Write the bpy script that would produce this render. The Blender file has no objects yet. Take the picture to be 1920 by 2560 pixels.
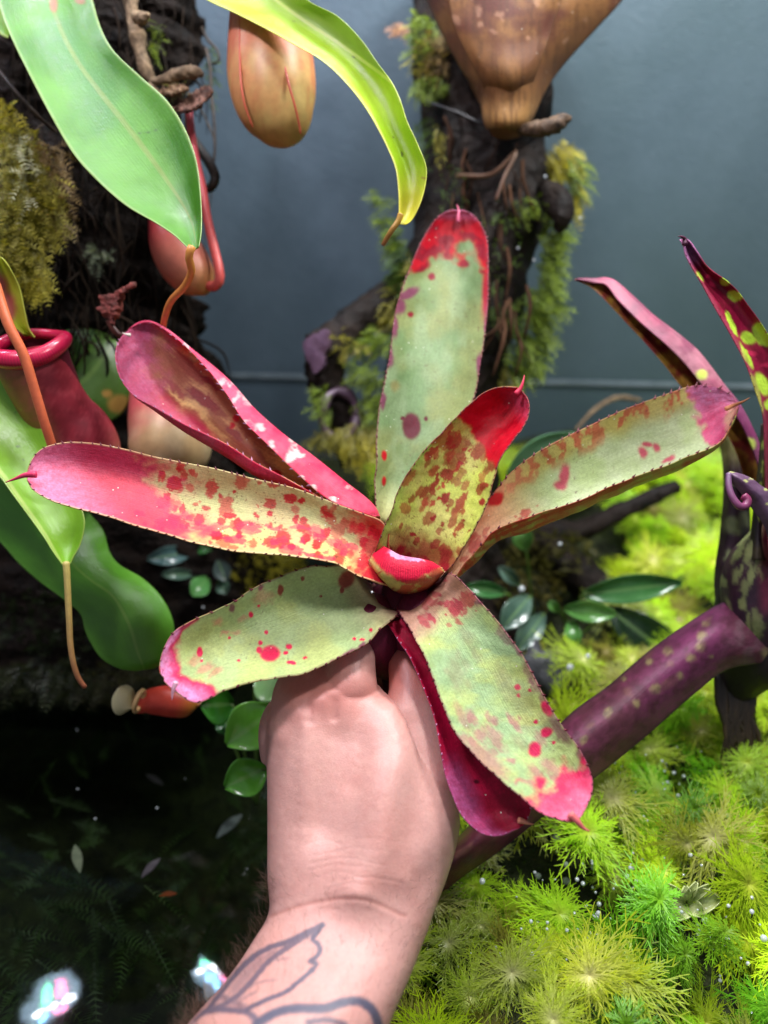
import bpy, math, random
import numpy as np
from mathutils import Vector

random.seed(11)
RNG = np.random.default_rng(11)
sc = bpy.context.scene
COL = bpy.context.collection

# ------------------------------------------------------------------ camera
PITCH = math.radians(30.0)
CAMZ = 0.46
cam = bpy.data.cameras.new('camera')
camo = bpy.data.objects.new('camera', cam); COL.objects.link(camo)
camo.location = (0, 0, CAMZ)
camo.rotation_euler = (math.radians(90) - PITCH, 0, 0)
cam.sensor_fit = 'HORIZONTAL'; cam.sensor_width = 36; cam.lens = 36
cam.clip_start = 0.02; cam.clip_end = 50
cam.dof.use_dof = True; cam.dof.focus_distance = 0.405; cam.dof.aperture_fstop = 5.0
sc.camera = camo

# ------------------------------------------------------------------ world, lamps, exposure
w = bpy.data.worlds.new('World'); sc.world = w; w.use_nodes = True
bg = w.node_tree.nodes['Background']
bg.inputs[0].default_value = (0.80, 0.86, 1.0, 1); bg.inputs[1].default_value = 0.24
LAMPS = [  # x, y, z, watts, colour of the white light
    (-0.56, 0.71, 0.90, 0.5, (0.55, 0.78, 1.0)),
    (-0.29, 0.763, 0.90, 0.5, (0.55, 0.78, 1.0)),
    (0.02, 0.66, 0.92, 3.3, (0.98, 0.98, 1.0)),
    (0.36, 0.60, 0.92, 4.8, (1.0, 0.99, 0.98)),
    (0.26, 0.24, 0.95, 1.8, (1.0, 0.98, 0.97)),  # fill lamp added towards the camera to brighten leaf fronts and hand
    (-0.28, 0.30, 0.95, 2.6, (1.0, 0.86, 1.0)),  # second added front fill, tinted violet
]
sc.view_settings.view_transform = 'Standard'; sc.view_settings.look = 'None'
sc.view_settings.exposure = 0.12; sc.view_settings.gamma = 1.0
sc.view_settings.use_curve_mapping = False
sc.cycles.use_denoising = True
sc.cycles.sample_clamp_indirect = 3.0
sc.cycles.max_bounces = 8; sc.cycles.transparent_max_bounces = 16

# ------------------------------------------------------------------ helpers
F = np.array([0, math.cos(PITCH), -math.sin(PITCH)])
U = np.array([0, math.sin(PITCH), math.cos(PITCH)])
R = np.array([1.0, 0, 0])
CAM = np.array([0, 0, CAMZ])

def P(a):
    """photo measurements (x, y in photo pixels, distance in metres) -> world metres"""
    a = np.asarray(a, float)
    u = (a[..., 0] - 960) / 1920; v = (1280 - a[..., 1]) / 1920; d = a[..., 2]
    return CAM + d[..., None] * (F + u[..., None] * R + v[..., None] * U)

def pix(wp):
    q = wp - CAM
    d = q @ F
    return np.stack([960 + 1920 * (q @ R) / d, 1280 - 1920 * (q @ U) / d, d], -1)

def lin(c):
    c = np.asarray(c, float) / 255.0
    return np.where(c <= 0.04045, c / 12.92, ((c + 0.055) / 1.055) ** 2.4)

def sm(x, a, b):
    t = np.clip((x - a) / (b - a), 0, 1)
    return t * t * (3 - 2 * t)

def hashn(i, j, seed):
    n = (i * 374761393 + j * 668265263 + seed * 1442695041) & 0xFFFFFFFF
    n = ((n ^ (n >> 13)) * 1274126177) & 0xFFFFFFFF
    n = (n ^ (n >> 16)) & 0xFFFFFFFF
    return n / 4294967295.0

def vnoise(x, y, seed=0):
    x = np.asarray(x, float); y = np.asarray(y, float)
    xi = np.floor(x).astype(np.int64); yi = np.floor(y).astype(np.int64)
    fx = x - xi; fy = y - yi
    fx = fx * fx * (3 - 2 * fx); fy = fy * fy * (3 - 2 * fy)
    a = hashn(xi, yi, seed); b = hashn(xi + 1, yi, seed)
    c = hashn(xi, yi + 1, seed); d = hashn(xi + 1, yi + 1, seed)
    return (a * (1 - fx) + b * fx) * (1 - fy) + (c * (1 - fx) + d * fx) * fy

def fbm(x, y, seed=0, o=4):
    s = 0; a = 0.5
    for k in range(o):
        s = s + a * vnoise(x * 2 ** k, y * 2 ** k, seed + 17 * k); a *= 0.5
    return s / (1 - 0.5 ** o)

def herm(pts, n, power=0.5):
    """smooth curve through stations pts (S,...) sampled evenly n times along its length"""
    pts = np.asarray(pts, float); S = len(pts)
    flat = pts.reshape(S, -1)
    h = np.maximum(np.linalg.norm(np.diff(flat, axis=0), axis=1) ** power, 1e-6)
    k = np.concatenate([[0], np.cumsum(h)])
    dl = np.diff(flat, axis=0) / h[:, None]
    m = np.zeros_like(flat); m[0] = dl[0]; m[-1] = dl[-1]
    for i in range(1, S - 1):
        m[i] = (dl[i - 1] * h[i] + dl[i] * h[i - 1]) / (h[i] + h[i - 1])
    def ev(q):
        i = np.clip(np.searchsorted(k, q, 'right') - 1, 0, S - 2)
        t = ((q - k[i]) / h[i])[:, None]; hh = h[i][:, None]
        return ((2*t**3 - 3*t**2 + 1) * flat[i] + (t**3 - 2*t**2 + t) * hh * m[i]
                + (-2*t**3 + 3*t**2) * flat[i+1] + (t**3 - t**2) * hh * m[i+1])
    q = np.linspace(0, k[-1], 6 * n)
    e = ev(q)
    L = np.concatenate([[0], np.cumsum(np.linalg.norm(np.diff(e, axis=0), axis=1))])
    qq = np.interp(np.linspace(0, L[-1], n), L, q)
    return ev(qq).reshape((n,) + pts.shape[1:])

ROOT = {}
def setp(o, label=None, cat=None, group=None, kind=None):
    if label: o['label'] = label
    if cat: o['category'] = cat
    if group: o['group'] = group
    if kind: o['kind'] = kind
    return o

def thing(name, label, cat, loc, group=None):
    o = bpy.data.objects.new(name, None); COL.objects.link(o)
    o.empty_display_size = 0.02
    o.location = loc
    ROOT[o.name] = np.array(loc, float)
    return setp(o, label, cat, group)

def mk(name, verts, faces, mat, parent=None, cols=None, smooth=True, ts=None, origin=None):
    verts = np.asarray(verts, float).reshape(-1, 3)
    if parent is not None: off = ROOT[parent.name]
    elif origin is not None: off = np.asarray(origin, float)
    else: off = np.zeros(3)
    me = bpy.data.meshes.new(name)
    if isinstance(faces, np.ndarray):
        nf, k = faces.shape
        me.vertices.add(len(verts)); me.vertices.foreach_set('co', (verts - off).ravel())
        me.loops.add(nf * k); me.loops.foreach_set('vertex_index', faces.ravel().astype(np.int32))
        me.polygons.add(nf)
        me.polygons.foreach_set('loop_start', np.arange(0, nf * k, k, dtype=np.int32))
        me.update(calc_edges=True); me.validate()
    else:
        me.from_pydata((verts - off).tolist(), [], faces); me.update()
    if smooth and len(me.polygons):
        me.polygons.foreach_set('use_smooth', np.ones(len(me.polygons), bool))
    if cols is not None:
        c = np.ones((len(verts), 4)); c[:, :3] = np.asarray(cols).reshape(-1, 3)
        at = me.color_attributes.new('Col', 'FLOAT_COLOR', 'POINT')
        at.data.foreach_set('color', c.ravel())
    if ts is not None:
        at = me.attributes.new('ts', 'FLOAT_VECTOR', 'POINT')
        at.data.foreach_set('vector', np.asarray(ts, float).ravel())
    me.materials.append(mat)
    o = bpy.data.objects.new(name, me); COL.objects.link(o)
    if parent is not None:
        o.parent = parent
        ROOT[o.name] = off
    elif origin is not None:
        o.location = off
        ROOT[o.name] = off
    else:
        ROOT[o.name] = off
    return o

def grid_faces(nu, nv, off=0, flip=False, wrap=False):
    i = np.arange(nu - 1)[:, None]; j = np.arange(nv if wrap else nv - 1)[None, :]
    j2 = (j + 1) % nv
    a = i * nv + j; b = i * nv + j2; c = (i + 1) * nv + j2; d = (i + 1) * nv + j
    f = np.stack([a, b, c, d], -1).reshape(-1, 4) + off
    return f[:, ::-1] if flip else f

def tube(path, radii, ns=12, nl=None, ell=1.0, ellax=None):
    """closed tube along world points; radii in metres -> verts, faces, (t, phi)"""
    path = np.asarray(path, float); radii = np.asarray(radii, float)
    st = np.concatenate([path, radii[:, None]], 1)
    if nl: st = herm(st, nl)
    path = st[:, :3]; radii = np.maximum(st[:, 3], 1e-5)
    n = len(path)
    tan = np.gradient(path, axis=0); tan /= np.linalg.norm(tan, axis=1)[:, None] + 1e-12
    ref = np.array([0.3, -0.8, 0.5]) if ellax is None else np.asarray(ellax, float)
    x = ref - tan[0] * (ref @ tan[0]); x /= np.linalg.norm(x) + 1e-12
    V = []
    ph = np.linspace(0, 2 * math.pi, ns, endpoint=False)
    for i in range(n):
        x = x - tan[i] * (x @ tan[i]); x /= np.linalg.norm(x) + 1e-12
        y = np.cross(tan[i], x)
        V.append(path[i] + radii[i] * (np.cos(ph)[:, None] * x * ell + np.sin(ph)[:, None] * y))
    V = np.concatenate(V + [path[:1] - tan[:1] * radii[0] * 0.3, path[-1:] + tan[-1:] * radii[-1] * 0.3])
    f = grid_faces(n, ns, wrap=True)
    c0 = n * ns; c1 = c0 + 1
    j = np.arange(ns); j2 = (j + 1) % ns
    cap0 = np.stack([np.full(ns, c0), j2, j, j], 1)
    cap1 = np.stack([np.full(ns, c1), (n-1)*ns + j, (n-1)*ns + j2, (n-1)*ns + j2], 1)
    faces = f.tolist() + [list(q[:3]) for q in cap0.tolist()] + [list(q[:3]) for q in cap1.tolist()]
    tt = np.concatenate([np.repeat(np.linspace(0, 1, n), ns), [0, 1]])
    pp = np.concatenate([np.tile(ph, n), [0, 0]])
    return V, faces, tt, pp

class Acc:
    def __init__(s): s.v = []; s.f = []; s.c = []; s.n = 0
    def add(s, v, f, c):
        v = np.asarray(v, float).reshape(-1, 3)
        c = np.broadcast_to(np.asarray(c, float), v.shape)
        s.v.append(v); s.c.append(c)
        s.f += [[q + s.n for q in x] for x in f]; s.n += len(v)
    def build(s, name, mat, parent=None, smooth=True, origin=None):
        return mk(name, np.concatenate(s.v), s.f, mat, parent, np.concatenate(s.c), smooth, origin=origin)

# ------------------------------------------------------------------ materials
def newmat(name):
    m = bpy.data.materials.new(name); m.use_nodes = True
    nt = m.node_tree; nt.nodes.clear()
    out = nt.nodes.new('ShaderNodeOutputMaterial')
    return m, nt, out

def N(nt, t, **kw):
    n = nt.nodes.new(t)
    for k, v in kw.items():
        if k.startswith('i_'): n.inputs[k[2:].replace('_', ' ')].default_value = v
        else: setattr(n, k, v)
    return n

def attr_mat(name, rough=0.4, transl=0.15, spec=0.5, bump=0.0, bscale=300, mott=0.12, mscale=120, stri=0.0,
             sss=0.0, coat=0.0, objvar=0.0, tcol=(1.25, 1.3, 0.5), speck=0.0, rvar=0.0, stripe=0.0):
    m, nt, out = newmat(name)
    l = nt.links.new
    at = N(nt, 'ShaderNodeAttribute', attribute_name='Col')
    tc = N(nt, 'ShaderNodeTexCoord')
    no = N(nt, 'ShaderNodeTexNoise'); no.inputs['Scale'].default_value = mscale; no.inputs['Detail'].default_value = 5
    l(tc.outputs['Object'], no.inputs['Vector'])
    mr = N(nt, 'ShaderNodeMapRange'); mr.inputs[1].default_value = 0.25; mr.inputs[2].default_value = 0.75
    mr.inputs[3].default_value = 1 - mott; mr.inputs[4].default_value = 1 + mott
    l(no.outputs['Fac'], mr.inputs[0])
    mul = N(nt, 'ShaderNodeVectorMath', operation='SCALE')
    l(at.outputs['Color'], mul.inputs[0]); l(mr.outputs[0], mul.inputs['Scale'])
    col = mul.outputs[0]
    nb = N(nt, 'ShaderNodeTexNoise'); nb.inputs['Scale'].default_value = bscale; nb.inputs['Detail'].default_value = 4
    l(tc.outputs['Object'], nb.inputs['Vector'])
    bsrc = nb.outputs['Fac']
    if stri or stripe:
        ts = N(nt, 'ShaderNodeAttribute', attribute_name='ts')
        mp = N(nt, 'ShaderNodeMapping'); mp.inputs['Scale'].default_value = (40, 1400, 1)
        l(ts.outputs['Vector'], mp.inputs['Vector'])
        ns = N(nt, 'ShaderNodeTexNoise'); ns.inputs['Scale'].default_value = 1.0; ns.inputs['Detail'].default_value = 3
        l(mp.outputs[0], ns.inputs['Vector'])
        m2 = N(nt, 'ShaderNodeMapRange'); m2.inputs[1].default_value = 0.25; m2.inputs[2].default_value = 0.75
        m2.inputs[3].default_value = 1 - stri; m2.inputs[4].default_value = 1 + stri
        l(ns.outputs['Fac'], m2.inputs[0])
        mu2 = N(nt, 'ShaderNodeVectorMath', operation='SCALE')
        l(col, mu2.inputs[0]); l(m2.outputs[0], mu2.inputs['Scale']); col = mu2.outputs[0]
        add = N(nt, 'ShaderNodeMath', operation='ADD'); l(nb.outputs['Fac'], add.inputs[0]); l(ns.outputs['Fac'], add.inputs[1])
        bsrc = add.outputs[0]
    if speck:
        vo = N(nt, 'ShaderNodeTexVoronoi'); vo.inputs['Scale'].default_value = 420
        l(tc.outputs['Object'], vo.inputs['Vector'])
        lt = N(nt, 'ShaderNodeMath', operation='LESS_THAN'); lt.inputs[1].default_value = 0.16
        l(vo.outputs['Distance'], lt.inputs[0])
        sep = N(nt, 'ShaderNodeSeparateColor'); l(vo.outputs['Color'], sep.inputs[0])
        gt = N(nt, 'ShaderNodeMath', operation='GREATER_THAN'); gt.inputs[1].default_value = 1 - speck
        l(sep.outputs[0], gt.inputs[0])
        mm = N(nt, 'ShaderNodeMath', operation='MULTIPLY'); l(lt.outputs[0], mm.inputs[0]); l(gt.outputs[0], mm.inputs[1])
        mx = N(nt, 'ShaderNodeMix', data_type='RGBA'); l(mm.outputs[0], mx.inputs[0]); l(col, mx.inputs[6])
        mx.inputs[7].default_value = (0.75, 0.75, 0.62, 1)
        col = mx.outputs[2]
    if objvar:
        oi = N(nt, 'ShaderNodeObjectInfo')
        hs = N(nt, 'ShaderNodeHueSaturation')
        m3 = N(nt, 'ShaderNodeMapRange'); m3.inputs[3].default_value = 0.5 - 0.03 * objvar; m3.inputs[4].default_value = 0.5 + 0.004 * objvar
        l(oi.outputs['Random'], m3.inputs[0]); l(m3.outputs[0], hs.inputs['Hue'])
        ml = N(nt, 'ShaderNodeMath', operation='MULTIPLY'); ml.inputs[1].default_value = 7.31; l(oi.outputs['Random'], ml.inputs[0])
        fr = N(nt, 'ShaderNodeMath', operation='FRACT'); l(ml.outputs[0], fr.inputs[0])
        m4 = N(nt, 'ShaderNodeMapRange'); m4.inputs[3].default_value = 1 - 0.35 * objvar; m4.inputs[4].default_value = 1 + 0.25 * objvar
        l(fr.outputs[0], m4.inputs[0]); l(m4.outputs[0], hs.inputs['Value'])
        l(col, hs.inputs['Color']); col = hs.outputs[0]
    bs = N(nt, 'ShaderNodeBsdfPrincipled')
    bs.inputs['Roughness'].default_value = rough
    bs.inputs['Specular IOR Level'].default_value = spec
    bs.inputs['Coat Weight'].default_value = coat; bs.inputs['Coat Roughness'].default_value = 0.12
    l(col, bs.inputs['Base Color'])
    if rvar:
        m5 = N(nt, 'ShaderNodeMapRange'); m5.inputs[1].default_value = 0.3; m5.inputs[2].default_value = 0.7
        m5.inputs[3].default_value = max(0.03, rough - rvar); m5.inputs[4].default_value = rough + rvar
        l(no.outputs['Fac'], m5.inputs[0]); l(m5.outputs[0], bs.inputs['Roughness'])
    if sss:
        bs.inputs['Subsurface Weight'].default_value = sss
        bs.inputs['Subsurface Radius'].default_value = (1.0, 0.35, 0.2); bs.inputs['Subsurface Scale'].default_value = 0.004
    if bump:
        b = N(nt, 'ShaderNodeBump'); b.inputs['Strength'].default_value = bump; b.inputs['Distance'].default_value = 0.0006
        l(bsrc, b.inputs['Height']); l(b.outputs[0], bs.inputs['Normal'])
    sh = bs.outputs[0]
    if transl:
        tr = N(nt, 'ShaderNodeBsdfTranslucent')
        cm = N(nt, 'ShaderNodeVectorMath', operation='MULTIPLY'); cm.inputs[1].default_value = tcol
        l(col, cm.inputs[0]); l(cm.outputs[0], tr.inputs['Color'])
        mix = N(nt, 'ShaderNodeMixShader'); mix.inputs[0].default_value = transl
        l(bs.outputs[0], mix.inputs[1]); l(tr.outputs[0], mix.inputs[2]); sh = mix.outputs[0]
    l(sh, out.inputs['Surface'])
    return m

def noise_mat(name, c1, c2, scale=30, rough=0.6, bump=0.3, bscale=None, spec=0.4, dist=0.004, rough2=None, detail=8):
    m, nt, out = newmat(name); l = nt.links.new
    tc = N(nt, 'ShaderNodeTexCoord')
    no = N(nt, 'ShaderNodeTexNoise'); no.inputs['Scale'].default_value = scale; no.inputs['Detail'].default_value = detail
    no.inputs['Roughness'].default_value = 0.62
    l(tc.outputs['Object'], no.inputs['Vector'])
    cr = N(nt, 'ShaderNodeValToRGB'); cr.color_ramp.elements[0].position = 0.3; cr.color_ramp.elements[1].position = 0.72
    cr.color_ramp.elements[0].color = (*lin(c1), 1); cr.color_ramp.elements[1].color = (*lin(c2), 1)
    l(no.outputs['Fac'], cr.inputs[0])
    bs = N(nt, 'ShaderNodeBsdfPrincipled'); bs.inputs['Roughness'].default_value = rough
    bs.inputs['Specular IOR Level'].default_value = spec
    l(cr.outputs[0], bs.inputs['Base Color'])
    if rough2 is not None:
        mr = N(nt, 'ShaderNodeMapRange'); mr.inputs[1].default_value = 0.35; mr.inputs[2].default_value = 0.65
        mr.inputs[3].default_value = rough; mr.inputs[4].default_value = rough2
        l(no.outputs['Fac'], mr.inputs[0]); l(mr.outputs[0], bs.inputs['Roughness'])
    if bump:
        nb = N(nt, 'ShaderNodeTexNoise'); nb.inputs['Scale'].default_value = bscale or scale * 3; nb.inputs['Detail'].default_value = 8
        l(tc.outputs['Object'], nb.inputs['Vector'])
        b = N(nt, 'ShaderNodeBump'); b.inputs['Strength'].default_value = bump; b.inputs['Distance'].default_value = dist
        l(nb.outputs['Fac'], b.inputs['Height']); l(b.outputs[0], bs.inputs['Normal'])
    l(bs.outputs[0], out.inputs['Surface'])
    return m

M = {}
M['brom'] = attr_mat('bromeliad_leaf', 0.44, 0.16, 0.26, 0.5, 1300, 0.17, 700, stri=0.10, speck=0.035, rvar=0.08, tcol=(1.15, 1.1, 0.7))
M['brom_dark'] = attr_mat('spotted_leaf', 0.42, 0.06, 0.45, 0.4, 700, 0.22, 240, stri=0.08, tcol=(1.2, 0.8, 0.7), rvar=0.08)
M['spine'] = attr_mat('spine', 0.5, 0.0, 0.4)
M['neps'] = attr_mat('pitcher_leaf', 0.38, 0.20, 0.75, 0.3, 420, 0.12, 60, stri=0.08, rvar=0.07, tcol=(1.25, 1.3, 0.35))
M['pitcher'] = attr_mat('pitcher_wall', 0.42, 0.10, 0.4, 0.15, 500, 0.09, 240, tcol=(1.3, 1.0, 0.6))
M['peri'] = attr_mat('peristome', 0.3, 0.0, 0.5, 0.1, 300, 0.1, 200, coat=0.2)
M['tendril'] = attr_mat('tendril', 0.4, 0.0, 0.5, 0.1, 900, 0.12, 300)
M['thread'] = attr_mat('root_thread', 0.75, 0.0, 0.08, 0.0, 900, 0.2, 300)
M['moss'] = attr_mat('moss', 0.5, 0.3, 0.35, 0, 200, 0.15, 200, tcol=(1.2, 1.25, 0.5))
M['whorl'] = attr_mat('water_plant', 0.4, 0.32, 0.4, 0, 200, 0.1, 60, objvar=1.0, tcol=(1.2, 1.3, 0.4))
M['small'] = attr_mat('small_leaf', 0.22, 0.12, 0.55, 0.15, 300, 0.1, 120, coat=0.3, rvar=0.06)
M['skin'] = attr_mat('skin', 0.40, 0.0, 0.45, 0.28, 1500, 0.06, 900, sss=0.18, rvar=0.07)
M['hair'] = attr_mat('hair', 0.5, 0.0, 0.3)
M['dry'] = attr_mat('dry_leaf', 0.75, 0.06, 0.2, 0.8, 260, 0.3, 200)
M['bark'] = noise_mat('bark', (8, 6, 5), (40, 29, 23), 55, 0.6, 1.0, 90, 0.22, 0.006, 0.8)
M['fibre'] = noise_mat('root_fibre', (7, 5, 4), (32, 23, 17), 70, 0.7, 1.0, 160, 0.15, 0.006, 0.85)
M['root'] = noise_mat('root', (14, 11, 9), (62, 48, 34), 120, 0.6, 0.6, 300, 0.4, 0.001)
M['twig'] = noise_mat('twig', (72, 58, 44), (158, 134, 104), 160, 0.8, 0.9, 320, 0.3, 0.0015)
M['dkwood'] = noise_mat('dark_chip', (40, 30, 24), (104, 82, 62), 160, 0.7, 0.9, 320, 0.3, 0.0015)
M['wood_cut'] = noise_mat('cut_wood', (54, 34, 44), (112, 88, 112), 60, 0.35, 0.6, 120, 0.5, 0.002)
M['soil'] = noise_mat('soil', (12, 10, 8), (44, 38, 26), 45, 0.8, 1.0, 120, 0.3, 0.008)
M['bank'] = noise_mat('bank', (16, 20, 8), (52, 60, 22), 60, 0.7, 1.0, 160, 0.3, 0.008)
M['stone'] = noise_mat('slate', (38, 40, 44), (92, 92, 98), 40, 0.5, 0.8, 90, 0.4, 0.003)
M['wire'] = noise_mat('wire', (14, 14, 18), (26, 26, 32), 40, 0.35, 0.0)
M['housing'] = noise_mat('lamp_housing', (150, 160, 168), (170, 178, 184), 20, 0.5, 0.0)

def wall_material():
    m, nt, out = newmat('back_panel'); l = nt.links.new
    tc = N(nt, 'ShaderNodeTexCoord')
    n1 = N(nt, 'ShaderNodeTexNoise'); n1.inputs['Scale'].default_value = 9; n1.inputs['Detail'].default_value = 9; n1.inputs['Roughness'].default_value = 0.7
    l(tc.outputs['Object'], n1.inputs['Vector'])
    cr = N(nt, 'ShaderNodeValToRGB')
    e = cr.color_ramp.elements
    e[0].position = 0.3; e[0].color = (*lin((74, 90, 102)), 1)
    e[1].position = 0.75; e[1].color = (*lin((94, 111, 125)), 1)
    l(n1.outputs['Fac'], cr.inputs[0])
    # patchy grey-green tone growing towards the right-hand side
    n2 = N(nt, 'ShaderNodeTexNoise'); n2.inputs['Scale'].default_value = 3.2; n2.inputs['Detail'].default_value = 5
    l(tc.outputs['Object'], n2.inputs['Vector'])
    sx = N(nt, 'ShaderNodeSeparateXYZ'); l(tc.outputs['Object'], sx.inputs[0])
    mr = N(nt, 'ShaderNodeMapRange'); mr.inputs[1].default_value = -0.05; mr.inputs[2].default_value = 0.25
    l(sx.outputs[0], mr.inputs[0])
    mu = N(nt, 'ShaderNodeMath', operation='MULTIPLY'); l(mr.outputs[0], mu.inputs[0]); l(n2.outputs['Fac'], mu.inputs[1])
    mx = N(nt, 'ShaderNodeMix', data_type='RGBA'); l(mu.outputs[0], mx.inputs[0]); l(cr.outputs[0], mx.inputs[6])
    mx.inputs[7].default_value = (*lin((72, 92, 92)), 1)
    bs = N(nt, 'ShaderNodeBsdfPrincipled'); l(mx.outputs[2], bs.inputs['Base Color'])
    rr = N(nt, 'ShaderNodeMapRange'); rr.inputs[3].default_value = 0.34; rr.inputs[4].default_value = 0.62
    l(n1.outputs['Fac'], rr.inputs[0]); l(rr.outputs[0], bs.inputs['Roughness'])
    n3 = N(nt, 'ShaderNodeTexNoise'); n3.inputs['Scale'].default_value = 170; n3.inputs['Detail'].default_value = 6
    l(tc.outputs['Object'], n3.inputs['Vector'])
    vo = N(nt, 'ShaderNodeTexVoronoi'); vo.inputs['Scale'].default_value = 190
    l(tc.outputs['Object'], vo.inputs['Vector'])
    dr = N(nt, 'ShaderNodeMapRange'); dr.inputs[1].default_value = 0.0; dr.inputs[2].default_value = 0.32; dr.inputs[3].default_value = 1.0; dr.inputs[4].default_value = 0.0
    l(vo.outputs['Distance'], dr.inputs[0])
    ad = N(nt, 'ShaderNodeMath', operation='ADD'); l(n3.outputs['Fac'], ad.inputs[0]); l(dr.outputs[0], ad.inputs[1])
    b = N(nt, 'ShaderNodeBump'); b.inputs['Strength'].default_value = 0.35; b.inputs['Distance'].default_value = 0.0015
    l(ad.outputs[0], b.inputs['Height']); l(b.outputs[0], bs.inputs['Normal'])
    l(bs.outputs[0], out.inputs['Surface'])
    return m
M['wall'] = wall_material()
M['strip'] = noise_mat('joint_filler', (110, 124, 134), (150, 164, 172), 60, 0.5, 0.3)

def water_material():
    m, nt, out = newmat('water'); l = nt.links.new
    tc = N(nt, 'ShaderNodeTexCoord')
    n1 = N(nt, 'ShaderNodeTexNoise'); n1.inputs['Scale'].default_value = 14; n1.inputs['Detail'].default_value = 2
    l(tc.outputs['Object'], n1.inputs['Vector'])
    b = N(nt, 'ShaderNodeBump'); b.inputs['Strength'].default_value = 0.16; b.inputs['Distance'].default_value = 0.004
    l(n1.outputs['Fac'], b.inputs['Height'])
    gl = N(nt, 'ShaderNodeBsdfGlossy'); gl.inputs['Roughness'].default_value = 0.03
    l(b.outputs[0], gl.inputs['Normal'])
    tr = N(nt, 'ShaderNodeBsdfTransparent'); tr.inputs[0].default_value = (0.56, 0.62, 0.56, 1)
    fr = N(nt, 'ShaderNodeFresnel'); fr.inputs[0].default_value = 1.33
    mix = N(nt, 'ShaderNodeMixShader'); l(fr.outputs[0], mix.inputs[0]); l(tr.outputs[0], mix.inputs[1]); l(gl.outputs[0], mix.inputs[2])
    l(mix.outputs[0], out.inputs['Surface'])
    return m
M['water'] = water_material()

def drop_material():
    m, nt, out = newmat('droplet'); l = nt.links.new
    bs = N(nt, 'ShaderNodeBsdfPrincipled'); bs.inputs['Base Color'].default_value = (0.8, 0.85, 0.88, 1)  # whitish body colour imitates sparkle on droplets; bubbles are pale anyway
    bs.inputs['Roughness'].default_value = 0.05; bs.inputs['Specular IOR Level'].default_value = 0.9
    tr = N(nt, 'ShaderNodeBsdfTransparent'); tr.inputs[0].default_value = (0.95, 0.97, 1, 1)
    mix = N(nt, 'ShaderNodeMixShader'); mix.inputs[0].default_value = 0.35
    l(bs.outputs[0], mix.inputs[1]); l(tr.outputs[0], mix.inputs[2]); l(mix.outputs[0], out.inputs['Surface'])
    return m
M['drop'] = drop_material()

def diode_material(name, col, s):
    m, nt, out = newmat(name)
    e = N(nt, 'ShaderNodeEmission'); e.inputs[0].default_value = (*col, 1); e.inputs[1].default_value = s
    nt.links.new(e.outputs[0], out.inputs['Surface'])
    return m
DI = [diode_material('diode_white', (0.9, 0.97, 1), 260), diode_material('diode_red', (1, 0.12, 0.35), 240),
      diode_material('diode_green', (0.12, 1, 0.40), 220), diode_material('diode_blue', (0.14, 0.5, 1), 240)]

def box(name, lo, hi, mat, parent=None, rot=None):
    x0, y0, z0 = lo; x1, y1, z1 = hi
    v = [(x0,y0,z0),(x1,y0,z0),(x1,y1,z0),(x0,y1,z0),(x0,y0,z1),(x1,y0,z1),(x1,y1,z1),(x0,y1,z1)]
    f = [(0,3,2,1),(4,5,6,7),(0,1,5,4),(1,2,6,5),(2,3,7,6),(3,0,4,7)]
    v = np.array(v, float)
    if rot:
        c, s = math.cos(rot), math.sin(rot)
        v = np.stack([v[:, 0]*c + v[:, 2]*s, v[:, 1], -v[:, 0]*s + v[:, 2]*c], 1)
    return mk(name, v, f, mat, parent, smooth=False)

# ------------------------------------------------------------------ setting
wall = box('back_wall', (-1.6, 0.925, -0.2), (1.6, 0.945, 1.3), M['soil'])
setp(wall, 'dark slate coloured panel wall at the back of the tank', 'wall', kind='structure')
TILT = math.radians(1.3)
box('panel', (-1.55, 0.90, 0.1327), (1.55, 0.922, 1.2), M['wall'], wall, TILT)
box('panel', (-1.55, 0.902, -0.08), (1.55, 0.922, 0.1273), M['wall'], wall, TILT)
box('joint_strip', (-1.55, 0.8992, 0.1275), (1.55, 0.920, 0.1325), M['strip'], wall, TILT)

def ground_z(x, y):
    e = 0.05 + 0.05 * np.sin(y * 9 + 1.0) + 0.05 * (vnoise(y * 14, y * 0, 5) - 0.5) + 0.05 * sm(y, 0.25, 0.5) - 0.075 * (1 - sm(y, 0.30, 0.42))
    b = sm(x, e - 0.05, e + 0.10)
    back = sm(y, 0.68, 0.82)
    k = np.maximum(b, back)
    z = -0.13 + k * 0.145 + 0.035 * k * (fbm(x * 12, y * 12, 3) - 0.4) + 0.01 * (fbm(x * 30, y * 30, 9) - 0.5)
    return z + 0.035 * b * sm(y, 0.5, 0.85)

nx, ny = 200, 150
gx, gy = np.meshgrid(np.linspace(-1.5, 1.5, nx), np.linspace(-0.4, 0.924, ny))
gz = ground_z(gx, gy)
setp(mk('ground', np.stack([gx, gy, gz], -1).reshape(-1, 3), grid_faces(ny, nx), M['bank']), kind='structure',
     label='dark mossy soil bank and pond bed of the tank', cat='ground')
wx, wy = np.meshgrid(np.linspace(-1.5, 1.5, 3), np.linspace(-0.4, 0.899, 3))
setp(mk('water', np.stack([wx, wy, wx * 0], -1).reshape(-1, 3), grid_faces(3, 3), M['water']), kind='structure',
     label='still dark water with lamp reflections', cat='water')

# ------------------------------------------------------------------ leaf builder
def LR(stations, bulge=(0, 0, 0), k=5, prof=None):
    """stations of (lx, ly, ld, rx, ry, rd[, scale of bulge]) -> (S, k, 3)"""
    out = []
    n = len(stations)
    for i, s in enumerate(stations):
        l = np.array(s[:3], float); r = np.array(s[3:6], float)
        g = s[6] if len(s) > 6 else 1.0
        row = []
        for q in np.linspace(0, 1, k):
            row.append(l + (r - l) * q + g * np.array(bulge) * math.sin(math.pi * q) ** 0.8)
        out.append(row)
    return np.array(out)

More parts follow.
